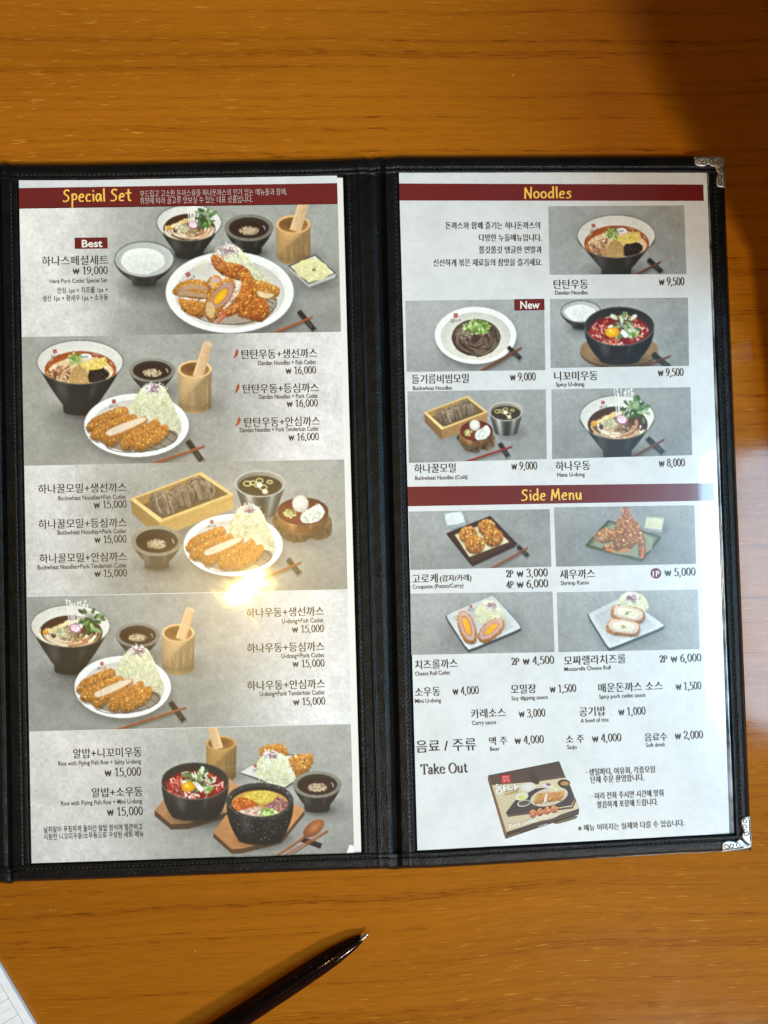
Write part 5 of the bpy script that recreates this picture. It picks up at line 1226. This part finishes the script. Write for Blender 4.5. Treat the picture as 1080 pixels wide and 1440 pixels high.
for k in range(4):
    x = 535 + 66 * k; y = 570 - 14 * k; crumb(c, zb([(x - 28, y + 22), (x - 20, y - 28), (x + 8, y - 40), (x + 36, y - 10), (x + 30, y + 22), (x, y + 38)]), 24, [(206, 120, 70), (226, 150, 96), (180, 92, 48), (236, 176, 130)], 1.0, (196, 110, 62), .3)
c.poly(zb([(232, 205), (318, 196), (328, 272), (240, 282)]), (196, 40, 34))
for q in ([(250, 222), (300, 216)], [(262, 212), (258, 240)], [(290, 214), (300, 236)], [(250, 252), (304, 244)], [(268, 246), (264, 272)], [(300, 240), (306, 268)]): c.stroke(zb(q), .9, (232, 150, 140), sm=0)
for q, w in (([(186, 298), (200, 290)], 2.2), ([(180, 320), (232, 312)], 2), ([(210, 332), (188, 352), (206, 378), (236, 364), (234, 336), (210, 332)], 2), ([(258, 296), (262, 360)], 2.2), ([(262, 328), (282, 322)], 2), ([(300, 300), (304, 340), (342, 330)], 2.2), ([(362, 286), (368, 340)], 2.2), ([(366, 314), (402, 304)], 2)): c.stroke(zb(q), w, (238, 234, 226), sm=2)
c.stroke(zb([(264, 362), (410, 338)]), .7, (150, 120, 80), sm=0); c.stroke(zb([(275, 392), (400, 362)]), 2.2, (190, 160, 96), sm=0)
for k in range(7): c.stroke(zb([(590 + 13 * k, 694 - 3.6 * k), (594 + 13 * k, 682 - 3.6 * k)]), .8, (226, 214, 196), sm=0)
c.poly(zb([(745, 650), (830, 620), (950, 590), (940, 618), (760, 668)]), (104, 84, 58), smooth=2); c.poly(zb([(300, 770), (400, 740), (410, 758), (306, 790)]), (96, 76, 50), smooth=2)
c.build_flat('picture', pageR, 'printed photo of a brown take out box with cutlets on its lid')
# ------------------------------------------------------------------ flat bands, badges
def band(name, q, mat, parent, nx=60, lift=1.6e-5):
    a, b_, c_, d = [np.array(p_, float) for p_ in q]; V = []; F = []
    for j in (0, 1):
        for i in range(nx + 1):
            p_ = lerp(lerp(a, b_, i / nx), lerp(d, c_, i / nx), j); V.append(at(p_[0], p_[1], zpage(*p_) + lift))
    F = [(i, nx + 1 + i, nx + 2 + i, i + 1) for i in range(nx)]
    return mesh_obj(name, V, F, mat, parent)
TOP = 2.6e-4
band('banner', [(26.5, 264.5), (474.2, 257.5), (475, 287), (27, 293.5)], M['maroon_ink'], pageL, 60, 3e-5)
band('banner', [(561.2, 258), (989, 259.5), (989.8, 282.5), (561.8, 282)], M['maroon_ink'], pageR, 80, 3e-5)
band('banner', [(573, 684.5), (1003, 679.5), (1003.9, 704), (573.8, 712)], M['maroon_ink'], pageR, 80, 3e-5)
band('badge', [(105, 334.5), (151, 334), (151.5, 349.5), (105.3, 350)], M['maroon_ink'], pageL, 1, TOP)
band('badge', [(723.5, 421), (765.5, 420.3), (766, 436), (723.7, 436.8)], M['maroon_ink'], pageR, 1, TOP)
cv = [(922.8 + 7.3 * math.cos(a), 806.4 + 7.3 * math.sin(a)) for a in np.linspace(0, 2 * math.pi, 30)[:-1]]
mesh_obj('badge', [at(x, y, zpage(x, y) + TOP) for x, y in cv], [tuple(reversed(range(len(cv))))], M['maroon_ink'], pageR)
# ------------------------------------------------------------------ lettering
def slope(x, y):
    """direction of the printed lines on either page"""
    Q = QL if x < 530 else QR
    t_ = tv(y); a = (Q[1][1] - Q[0][1]) / (Q[1][0] - Q[0][0]); b_ = (Q[2][1] - Q[3][1]) / (Q[2][0] - Q[3][0])
    return lerp(a, b_, t_)
_cache = {}
def glyph_mesh(s, off):
    if (s, off) in _cache: return _cache[(s, off)]
    cu = bpy.data.curves.new('lettering', 'FONT'); cu.body = s; cu.size = 1.0; cu.resolution_u = 3; cu.offset = off; cu.fill_mode = 'FRONT'
    o = bpy.data.objects.new('lettering', cu); COL.objects.link(o)
    bpy.context.view_layer.update()
    me = o.evaluated_get(bpy.context.evaluated_depsgraph_get()).to_mesh()
    V = [(v_.co.x, v_.co.y) for v_ in me.vertices]; F = [tuple(p_.vertices) for p_ in me.polygons]
    o.evaluated_get(bpy.context.evaluated_depsgraph_get()).to_mesh_clear()
    bpy.data.objects.remove(o); bpy.data.curves.remove(cu)
    _cache[(s, off)] = (V, F); return V, F
def put(name, V, F, x0, x1, yc, em, mid, mat, parent, sl=None, dups=((0, 0),), lift=TOP + 8e-6, shear=0.0):
    """sets flat lettering between photo columns x0 and x1, its middle line at yc (taken at the centre)"""
    bx0 = min(v_[0] for v_ in V); bx1 = max(v_[0] for v_ in V); k = (x1 - x0) / (bx1 - bx0); xm = (x0 + x1) / 2
    if sl is None: sl = slope(xm, yc)
    VV, FF = [], []
    for n_, (dx, dy) in enumerate(dups):
        b0 = len(VV)
        for q_ in V:
            u, w = q_[:2]; x = x0 + (u - bx0) * k + dx * em + shear * (w - mid) * em; h = (w - mid + dy) * em
            X = x + h * sl; Y = yc + (x - xm) * sl - h
            VV.append(at(X, Y, zpage(X, Y) + lift + n_ * 2e-6 + (q_[2] * 2.5e-7 if len(q_) > 2 else 0)))
        FF += [tuple(b0 + i for i in f) for f in F]
    return mesh_obj(name, VV, FF, mat, parent)
def T(name, s, x0, x1, yc, em, parent, mat='black_ink', off=0.0, mid=.38, heavy=None, sl=None, shear=0):
    V, F = glyph_mesh(s, off)
    d = ((0, 0),) if not heavy else tuple((q, 0) for q in heavy)
    return put(name, V, F, x0, x1, yc, em, mid, M[mat], parent, sl, d, shear=shear)
# brush-contrast skeleton letters: thick uprights, thin horizontals
def ell_(cx, cy, rx, ry, a0=0, a1=360, n=18): return [(cx + rx * math.cos(math.radians(a)), cy + ry * math.sin(math.radians(a))) for a in np.linspace(a0, a1, n)]
SK = {
 '0': (.5, [ell_(.25, .49, .19, .49)]), '1': (.5, [[(.1, .80), (.27, .97)], [(.27, .97), (.27, .03)], [(.12, .02), (.42, .02)]]),
 '2': (.5, [catmull([(.06, .74), (.1, .93), (.25, .99), (.40, .9), (.42, .70), (.32, .46), (.15, .20), (.05, .04)], False, 3), [(.05, .04), (.45, .04)], [(.45, .04), (.47, .15)]]),
 '3': (.5, [catmull([(.06, .84), (.15, .96), (.27, .99), (.39, .9), (.39, .7), (.29, .57), (.17, .54)], False, 3), catmull([(.17, .54), (.33, .50), (.43, .32), (.39, .1), (.25, .0), (.1, .01), (.04, .09)], False, 3)]),
 '4': (.5, [[(.35, .98), (.35, .02)], [(.34, .98), (.03, .29)], [(.03, .29), (.48, .29)], [(.25, .02), (.44, .02)]]),
 '5': (.5, [[(.43, .97), (.14, .97)], [(.14, .97), (.10, .56)], catmull([(.10, .54), (.22, .61), (.36, .56), (.44, .36), (.38, .12), (.23, .0), (.08, .02), (.04, .09)], False, 3)]),
 '6': (.5, [catmull([(.42, .97), (.26, .88), (.12, .66), (.06, .36), (.12, .1), (.25, .0), (.38, .09), (.43, .32), (.36, .54), (.24, .59), (.12, .5), (.07, .38)], False, 3)]),
 '8': (.5, [ell_(.25, .76, .155, .23), ell_(.25, .27, .19, .27)]),
 '9': (.5, [catmull([(.08, .02), (.24, .11), (.38, .33), (.44, .63), (.38, .89), (.25, .99), (.12, .90), (.07, .67), (.14, .45), (.26, .40), (.38, .49), (.43, .61)], False, 3)]),
 ',': (.26, [[(.11, .06), (.13, -.03), (.06, -.16)], [(.10, .07), (.13, .05)]]), ' ': (.28, []),
 'W': (.70, [[(.03, .72), (.18, .03)], [(.18, .03), (.33, .66)], [(.33, .66), (.48, .03)], [(.48, .03), (.63, .72)], [(-.02, .48), (.68, .48)], [(-.02, .34), (.68, .34)]]),
 'T': (.62, [[(.31, .96), (.31, .02)], [(.03, .96), (.59, .96)], [(.03, .96), (.03, .8)], [(.59, .96), (.59, .8)], [(.2, .02), (.42, .02)]]),
 'O': (.74, [ell_(.36, .48, .31, .5)]), 'a': (.46, [catmull([(.07, .52), (.15, .63), (.27, .63), (.33, .52), (.33, .3), (.33, .06), (.42, .02)], False, 3), catmull([(.33, .40), (.15, .33), (.05, .18), (.1, .02), (.22, .02), (.33, .14)], False, 3)]),
 'k': (.52, [[(.1, .98), (.1, .02)], [(.1, .28), (.4, .62)], [(.22, .42), (.45, .02)], [(.02, .02), (.19, .02)], [(.03, .98), (.1, .98)], [(.3, .63), (.48, .63)], [(.36, .02), (.52, .02)]]),
 'e': (.46, [catmull([(.05, .38), (.39, .38), (.37, .55), (.23, .65), (.1, .56), (.05, .34), (.1, .1), (.23, .0), (.36, .04), (.41, .14)], False, 3)]),
 'u': (.54, [catmull([(.1, .63), (.1, .3), (.11, .1), (.2, .01), (.31, .05), (.4, .16)], False, 3), [(.4, .63), (.4, .02)], [(.02, .63), (.1, .63)], [(.32, .63), (.4, .63)], [(.4, .03), (.49, .03)]]),
 't': (.34, [catmull([(.14, .82), (.14, .4), (.15, .1), (.21, .01), (.31, .08)], False, 3), [(.02, .62), (.3, .62)]]),
 'P': (.55, [[(.1, .96), (.1, .02)], catmull([(.1, .96), (.35, .94), (.48, .74), (.38, .53), (.1, .48)], False, 3)]), '.': (.2, [[(.08, .02), (.12, .02)]]),
}
def ribbon(pts, wf):
    P = [np.array(q, float) for q in pts]; N = len(P); V = []; F = []
    for i in range(N):
        d = P[min(i + 1, N - 1)] - P[max(i - 1, 0)]; d = d / (np.hypot(*d) + 1e-9); n_ = np.array([-d[1], d[0]]); w = wf(d, i / max(1, N - 1)) / 2
        e = d * w * (.5 if i == N - 1 else -.5 if i == 0 else 0)
        V += [tuple(P[i] + n_ * w + e), tuple(P[i] - n_ * w + e)]
    F = [(2 * i, 2 * i + 1, 2 * i + 3, 2 * i + 2) for i in range(N - 1)]
    return V, F
def skeleton(s, table, wf, sp=0.0):
    V, F = [], []; x = 0; cnt = 0
    for ch in s:
        adv, st = table[ch]
        for q in st:
            v_, f = ribbon(q, wf); b0 = len(V); V += [(x + a, b_, cnt + i // 2) for i, (a, b_) in enumerate(v_)]; cnt += len(v_) // 2; F += [tuple(b0 + i for i in g_) for g_ in f]
        x += adv + sp
    return V, F
serif_w = lambda thick, thin: (lambda d, t_: thin + (thick - thin) * abs(d[1]) ** 1.3)
def PR(s, x0, x1, yc, parent, h=10.2, mat='black_ink'):
    """a price: won sign and figures with thick uprights"""
    V, F = skeleton('W ' + s, SK, serif_w(.098, .050), .02)
    return put('price', V, F, x0, x1, yc, h, .47, M[mat], parent)
DISH = dict(off=-.010, heavy=(-.016, 0, .016))
def D(s, x0, x1, yc, parent, em=15.2): return T('dish_name', s, x0, x1, yc, em, parent, **DISH)
def SUB(s, x0, x1, yc, parent, em=9.0): return T('dish_subtitle', s, x0, x1, yc + .3, em, parent, 'grey_ink', .002, .30)
def NOTE(s, x0, x1, yc, parent, em=10.6, mat='black_ink', serif=True, mid=.36): return T('note_text', s, x0, x1, yc, em, parent, mat, (-.018 if mat == 'white_ink' else -.006) if serif else 0.0, mid, (-.012, .012) if serif and mat == 'black_ink' else None)
# handwritten headings
HW = {
 'S': (.62, [catmull([(.52, .92), (.36, 1.0), (.16, .90), (.14, .72), (.30, .58), (.46, .44), (.44, .20), (.22, .08), (.02, .12)], False, 4)]),
 'p': (.56, [catmull([(.12, .66), (.12, .2), (.10, -.38)], False, 4), catmull([(.12, .54), (.30, .68), (.46, .52), (.40, .26), (.13, .22)], False, 4)]),
 'e': (.54, [catmull([(.08, .38), (.40, .42), (.38, .62), (.20, .62), (.07, .38), (.14, .10), (.42, .10)], False, 4)]),
 'c': (.48, [catmull([(.40, .58), (.20, .62), (.06, .36), (.16, .08), (.42, .12)], False, 4)]),
 'i': (.24, [[(.12, .62), (.13, .08)], [(.11, .88), (.15, .92)]]), 'a': (.56, [catmull([(.42, .56), (.20, .64), (.06, .34), (.18, .08), (.36, .24), (.43, .58)], False, 4), [(.43, .60), (.50, .06)]]),
 'l': (.24, [catmull([(.10, 1.04), (.11, .5), (.13, .06)], False, 3)]), ' ': (.30, []),
 't': (.48, [catmull([(.24, .96), (.23, .4), (.28, .10), (.44, .10)], False, 4), [(.02, .66), (.46, .70)]]),
 'N': (.72, [[(.10, .02), (.12, .94)], [(.12, .94), (.56, .06)], [(.56, .06), (.60, 1.0)]]), 'o': (.54, [ell_(.26, .34, .20, .27, 60, 440, 18)]),
 'd': (.58, [catmull([(.42, .52), (.22, .60), (.07, .32), (.18, .08), (.40, .22)], False, 4), [(.44, 1.06), (.46, .06)]]),
 's': (.46, [catmull([(.38, .60), (.20, .64), (.12, .48), (.30, .36), (.36, .18), (.20, .06), (.02, .10)], False, 4)]),
 'M': (.86, [[(.06, .04), (.16, .96)], [(.16, .96), (.38, .26)], [(.38, .26), (.64, 1.0)], [(.64, 1.0), (.74, .04)]]),
 'n': (.56, [[(.10, .62), (.11, .06)], catmull([(.11, .40), (.24, .60), (.40, .54), (.43, .30), (.45, .05)], False, 4)]), 'u': (.56, [catmull([(.08, .62), (.10, .24), (.20, .07), (.36, .16), (.42, .62)], False, 4), [(.43, .62), (.47, .05)]]),
}
hw_w = lambda d, t_: .120 + .04 * abs(d[1]) - .03 * t_
def HEAD(s, x0, x1, yc, em, parent):
    V, F = skeleton(s, HW, hw_w, .05)
    return put('heading', V, F, x0, x1, yc, em, .5, M['yellow_ink'], parent, lift=TOP + 1.4e-5)
L, R = pageL, pageR
HEAD('Special Set', 88, 185, 275.3, 17.5, L)
NOTE('부드럽고 고소한 돈까스류를 하나돈까스의 인기 있는 메뉴들과 함께,', 197, 403, 271, L, 11, 'white_ink')
NOTE('취향에 따라 골고루 맛보실 수 있는 대표 상품입니다.', 197, 355, 281.3, L, 11, 'white_ink')
T('badge_text', 'Best', 115, 144, 342.2, 14.5, L, 'white_ink', .022, .35)
D('하나스페셜세트', 59, 152, 366.3, L, 15)
PR('19,000', 102.5, 151.5, 380.5, L, 10.8)
SUB('Hana Pork Cutlet Special Set', 70, 151, 394.8, L, 8.6)
NOTE('안심 1ps + 치즈롤 1ps +', 81, 151.5, 408, L, 9.6, serif=False)
NOTE('생선 1ps + 왕새우 1ps + 소우동', 60, 152, 419, L, 9.6, serif=False)
for s, q in (('탄탄우동+생선까스', (340, 446, 497.5)), ('탄탄우동+등심까스', (342, 448, 546)), ('탄탄우동+안심까스', (344, 450, 593))): D(s, *q, L, 14.8)
for s, q in (('Dandan Noodles + Fish Cutlet', (363.5, 444.5, 510)), ('Dandan Noodles + Pork Cutlet', (364.5, 447, 557.5)), ('Dandan Noodles + Pork Tenderloin Cutlet', (337.5, 448, 604))): SUB(s, *q, L)
for q in ((402, 444.5, 520.8), (403.5, 447, 567.3), (406, 448.5, 614.5)): PR('16,000', *q, L)
for x, y in ((332, 497), (333.5, 546), (335, 592.5)):
    pts = catmull([(x + 2.5, y - 6), (x + 3.2, y - 1), (x + 1, y + 4), (x - 3.5, y + 7), (x - 1.2, y + 2), (x - .6, y - 2), (x + 1, y - 4.5)], True, 4)
    tr_ = geometry.tessellate_polygon([[Vector((p_[0], p_[1], 0)) for p_ in pts]])
    mesh_obj('chili_mark', [at(p_[0], p_[1], ZP + TOP) for p_ in pts], [tuple(f) for f in tr_], M['chili_ink'], L)
for s, q in (('하나꿀모밀+생선까스', (54, 177.7, 686.5)), ('하나꿀모밀+등심까스', (54.5, 178, 736)), ('하나꿀모밀+안심까스', (56, 178, 784))): D(s, *q, L, 14.6)
for s, q in (('Buckwheat Noodles+Fish Cutlet', (82, 177, 699.8)), ('Buckwheat Noodles+Pork Cutlet', (81, 177.5, 748)), ('Buckwheat Noodles+Pork Tenderloin Cutlet', (53, 178, 796.7))): SUB(s, *q, L)
for q in ((132, 178, 709.6), (133, 178, 758.5), (133, 178.5, 806.3)): PR('15,000', *q, L)
for s, q in (('하나우동+생선까스', (346.7, 455.5, 860.7)), ('하나우동+등심까스', (347.6, 456, 910.3)), ('하나우동+안심까스', (348, 457, 963))): D(s, *q, L, 14.6)
for s, q in (('U-dong+Fish Cutlet', (396.7, 455, 873)), ('U-dong+Pork Cutlet', (396, 456, 922)), ('U-dong+Pork Tenderloin Cutlet', (365.5, 456.5, 975))): SUB(s, *q, L)
for q in ((411, 455.5, 884.6), (411.7, 456.5, 933.2), (412.6, 457.5, 986.7)): PR('15,000', *q, L)
D('알밥+니꼬미우동', 103, 199.3, 1058.7, L, 15); D('알밥+소우동', 129.5, 200.5, 1114, L, 15)
SUB('Rice with Flying Fish Roe + Spicy U-dong', 82, 198.5, 1072.4, L, 8.8); SUB('Rice with Flying Fish Roe + Mini U-dong', 86, 200, 1128.4, L, 8.8)
PR('15,000', 147.3, 198.5, 1086, L, 11.6); PR('15,000', 150.7, 201, 1141.3, L, 11.6)
NOTE('날치알이 푸짐하게 들어간 알밥 정식에 얼큰하고', 61.6, 200.3, 1165, L, 9.8, serif=False); NOTE('시원한 니꼬미우동/소우동으로 구성된 세트 메뉴', 61.6, 202, 1175, L, 9.8, serif=False)
# right page
HEAD('Noodles', 737, 803.5, 271.4, 16, R)
NOTE('돈까스와 함께 즐기는 하나돈까스의', 627, 759.5, 317.3, R, 11.4); NOTE('다양한 누들메뉴입니다.', 674, 762, 334.5, R, 11.4)
NOTE('쫄깃쫄깃 탱글한 면발과', 674, 762, 351.5, R, 11.4); NOTE('신선하게 볶은 재료들의 참맛을 즐기세요.', 610, 762.5, 369.3, R, 11.4)
T('badge_text', 'New', 731.6, 759, 428.6, 15, R, 'white_ink', .022, .35)
for s, q in (('탄탄우동', (779, 827, 399.7)), ('들기름비빔모밀', (579.5, 659.4, 532.8)), ('니꼬미우동', (780, 840.4, 528.5)), ('하나꿀모밀', (583, 641, 658.5)), ('하나우동', (782, 830, 655)),
             ('새우까스', (788, 837, 807.2)), ('치즈롤까스', (584, 643.5, 934)), ('모짜렐라치즈롤', (793.7, 880, 927.8)), ('소우동', (584, 619, 972.8)), ('모밀장', (719, 754, 969)), ('매운돈까스 소스', (842, 932, 966)),
             ('카레소스', (663, 711, 1003)), ('공기밥', (815, 851.5, 1000.5)), ('고로케', (580, 615.6, 813.8))): D(s, *q, R, 14.6)
NOTE('(감자/카레)', 619, 663, 813, R, 10.5)
for s, q in (('Dandan Noodles', (781, 827, 411.5)), ('Buckwheat Noodles', (581, 636, 545.8)), ('Spicy U-dong', (782, 822, 540.5)), ('Buckwheat Noodles (Cold)', (584, 657.5, 671.7)), ('Hana U-dong', (784, 822.6, 667.5)),
             ('Croquette (Potato/Curry)', (580.4, 651.7, 824.5)), ('Shrimp Katsu', (789, 828, 819.7)), ('Cheese Roll Cutlet', (584, 633, 946.8)), ('Mozzarella Cheese Roll', (794, 859, 940)), ('Mini U-dong', (584, 620.4, 985.5)),
             ('Soy dipping sauce', (719.6, 770.6, 981.3)), ('Spicy pork cutlet sauce', (843, 908, 978.7)), ('Curry sauce', (664, 698, 1016.3)), ('A bowl of rice', (817, 856, 1013)), ('Beer', (689.5, 703, 1053.3)), ('Soju', (798, 811, 1050.7)), ('Soft drink', (908.5, 936, 1047.7))): SUB(s, *q, R, 8.2)
for s, q in (('9,500', (927, 962.5, 396)), ('9,000', (717.6, 753.5, 530)), ('9,500', (925.6, 961.5, 523.8)), ('9,000', (719.6, 755.5, 655.3)), ('8,000', (927, 963.5, 651)), ('3,000', (727, 770.5, 806)), ('6,000', (727, 771, 821.2)),
             ('5,000', (935, 978.5, 804.7)), ('4,500', (735.5, 779.5, 929)), ('6,000', (943.5, 986.5, 925.7)), ('4,000', (636.8, 673.5, 971.5)), ('1,500', (773.5, 810.5, 968.6)), ('1,500', (950.7, 986.5, 965)), ('3,000', (730, 767, 1003.2)), ('1,000', (870, 908, 1000.5)),
             ('4,000', (724, 765, 1040.6)), ('4,000', (833, 874, 1038)), ('2,000', (949.5, 989, 1034))): PR(s, *q, R, 11)
for s, q in (('2P', (712, 722.3, 807.3)), ('4P', (712.4, 722.7, 822.6)), ('2P', (719.6, 730.7, 930.6)), ('2P', (928, 939, 927))):
    V, F = skeleton(s, SK, serif_w(.12, .08), .02); put('portion_note', V, F, *q, 9.6, .48, M['black_ink'], R)
T('badge_text', '1P', 918, 927.6, 806.6, 11, R, 'white_ink', .015, .36)
HEAD('Side Menu', 732.6, 818, 696, 16, R)
T('section_title', '음료 / 주류', 585.5, 669.5, 1048.3, 19.5, R, **DISH)
for s, q in (('맥 주', (688.5, 713.5, 1042)), ('소 주', (796.5, 821.5, 1039.3)), ('음료수', (907, 938.5, 1036.6))): D(s, *q, R, 13)
V, F = skeleton('Take Out', SK, serif_w(.125, .05), .03); put('section_title', V, F, 591.5, 658, 1081, 14.2, .48, M['black_ink'], R)
NOTE('· 생일파티, 야유회, 각종모임', 824.5, 921, 1084.3, R, 11); NOTE('단체 주문 환영합니다.', 831, 906, 1095.3, R, 11)
NOTE('· 미리 전화 주시면 시간에 맞춰', 832.5, 933, 1117.7, R, 11); NOTE('깔끔하게 포장해 드립니다.', 840, 925.5, 1130, R, 11)
NOTE('※ 메뉴 이미지는 실제와 다를 수 있습니다.', 813.5, 962.5, 1161.3, R, 10.6)
T('box_lettering', 'Pork cutlet', 716, 754, 1157.3, 7.6, R, 'white_ink', .02, .3, sl=-.27, shear=.15)

# ------------------------------------------------------------------ the pen
tip = np.array([518.2, 1313.2]); dirp = np.array([-193.0, 127.0]); dirp /= np.hypot(*dirp)
RB = .0047
ptip = at(tip[0], tip[1], .0022); pb = at(*(tip + dirp * 231), RB)
ax = Vector(pb) - Vector(ptip); mmpp = ax.length / 231; ax.normalize()
L_total = .138
pen = empty('pen', (ptip[0], ptip[1], 0.0))
tag(pen, 'dark smoked plastic ballpoint pen with its metal tip pointing at the menu', 'pen')
def lathe(name, prof_, mat, parent, n=40, extra=None):
    V, F = [], []; a = ax; u = a.cross(Vector((0, 0, 1))).normalized(); w = u.cross(a)
    for s, r in prof_:
        o_ = Vector(ptip) + a * s
        for k in range(n):
            t_ = 2 * math.pi * k / n; V.append(o_ + u * math.cos(t_) * r + w * math.sin(t_) * r)
    for i in range(len(prof_) - 1):
        for k in range(n): F.append((i * n + k, i * n + (k + 1) % n, (i + 1) * n + (k + 1) % n, (i + 1) * n + k))
    if extra: extra(V, F, u, w)
    return mesh_obj(name, V, F, mat, parent, True)
px = mmpp
lathe('tip', [(0, .00012), (.6 * px, .0004), (6 * px, .00075), (12 * px, .0011), (14 * px, .0013), (14.5 * px, .0008)], M['steel'], pen, 24)
def grip(V, F, u, w):
    """raised grip dots in rows along the front of the barrel"""
    for row, ang in enumerate((-.35, -.95, .3, 2.2, 2.8)):
        for j in range(12):
            s = (62 + 12.5 * j + 6 * (row % 2)) * px; r = .00408 + .0003 * min(1, (s / px - 50) / 60)
            o_ = Vector(ptip) + ax * s + (u * math.cos(ang + math.pi / 2) + w * math.sin(ang + math.pi / 2)) * (r - .00004)
            nrm = (u * math.cos(ang + math.pi / 2) + w * math.sin(ang + math.pi / 2)); t2 = ax.cross(nrm); b0 = len(V); K = 8
            for rr, hh in ((.00062, 0), (.0005, .00024), (.00022, .00036)):
                for k in range(K): q = 2 * math.pi * k / K; V.append(o_ + (ax * math.cos(q) + t2 * math.sin(q)) * rr + nrm * hh)
            for i in range(2):
                for k in range(K): F.append((b0 + i * K + k, b0 + i * K + (k + 1) % K, b0 + (i + 1) * K + (k + 1) % K, b0 + (i + 1) * K + k))
            F.append(tuple(b0 + 2 * K + k for k in range(K)))
lathe('barrel', [(12 * px, .00125), (13 * px, .0016), (18 * px, .0020), (24 * px, .0025), (40 * px, .0032), (56 * px, .0038), (80 * px, .0042), (130 * px, .00445), (250 * px, .0046), (L_total, .0045), (L_total + .001, .0040), (L_total + .001, .0)], M['smoke'], pen, 48, grip)
lathe('refill', [(20 * px, .0006), (26 * px, .0011), (80 * px, .0011), (82 * px, .0018), (L_total - .01, .0018), (L_total - .01, 0)], M['refill'], pen, 20)
V, F = [], []; u = ax.cross(Vector((0, 0, 1))).normalized(); w = u.cross(ax); N_ = 12 * 14
tube(V, F, [Vector(ptip) + ax * lerp(34 * px, 86 * px, i / N_) + (u * math.cos(i / 14 * 2 * math.pi) + w * math.sin(i / 14 * 2 * math.pi)) * lerp(.0020, .0024, i / N_) for i in range(N_ + 1)], .00036, 6)
mesh_obj('spring', V, F, M['steel'], pen, True)

# ------------------------------------------------------------------ ruled notepad at the lower left corner
e0 = np.array(at(0, 1359.4, .002)); e1 = np.array(at(47.8, 1440, .002)); d = (e1 - e0) / np.linalg.norm(e1 - e0); nrm = np.array([d[1], -d[0], 0]);
if nrm[0] > 0: nrm = -nrm                                          # towards the left, into the pad
pad = empty('notepad', (e0[0], e0[1], 0)); tag(pad, 'white ruled notepad whose edge shows at the lower left of the table', 'notepad')
Aw = e0 - d * .012; Bw = e0 + d * .12; W_ = .085
V = [(*p_[:2], z) for z in (.0002, .002) for p_ in (Aw, Bw, Bw + nrm * W_, Aw + nrm * W_)]
mesh_obj('pad', V, [(0, 1, 2, 3), (7, 6, 5, 4), (0, 4, 5, 1), (1, 5, 6, 2), (2, 6, 7, 3), (3, 7, 4, 0)], M['white_paper'], pad)
V, F = [], []
def pline(a, b_, w_):
    t_ = (b_ - a) / np.linalg.norm(b_ - a); n_ = np.array([-t_[1], t_[0], 0]) * w_ / 2; b0 = len(V)
    for q in (a - n_, a + n_, b_ + n_, b_ - n_): V.append((q[0], q[1], .00202))
    F.append((b0, b0 + 3, b0 + 2, b0 + 1))
m0 = np.array(at(0, 1383, .002)); off = abs(np.dot(m0 - e0, nrm))
pline(Aw + nrm * off + d * .002, Bw + nrm * off - d * .002, .00022)
r0 = np.dot(np.array(at(11.7, 1404.4, .002)) - e0, d); r1 = np.dot(np.array(at(25, 1427, .002)) - e0, d); st = r1 - r0
for k in range(-2, 12):
    s = r0 + st * k; pline(e0 + d * s + nrm * (off + .0001), e0 + d * s + nrm * (W_ - .004), .00022)
    pline(e0 + d * (s + st * .5) + nrm * (off + .0001), e0 + d * (s + st * .5) + nrm * (W_ - .004), .00010)
mesh_obj('ruled_line', V, F, M['line'], pad)
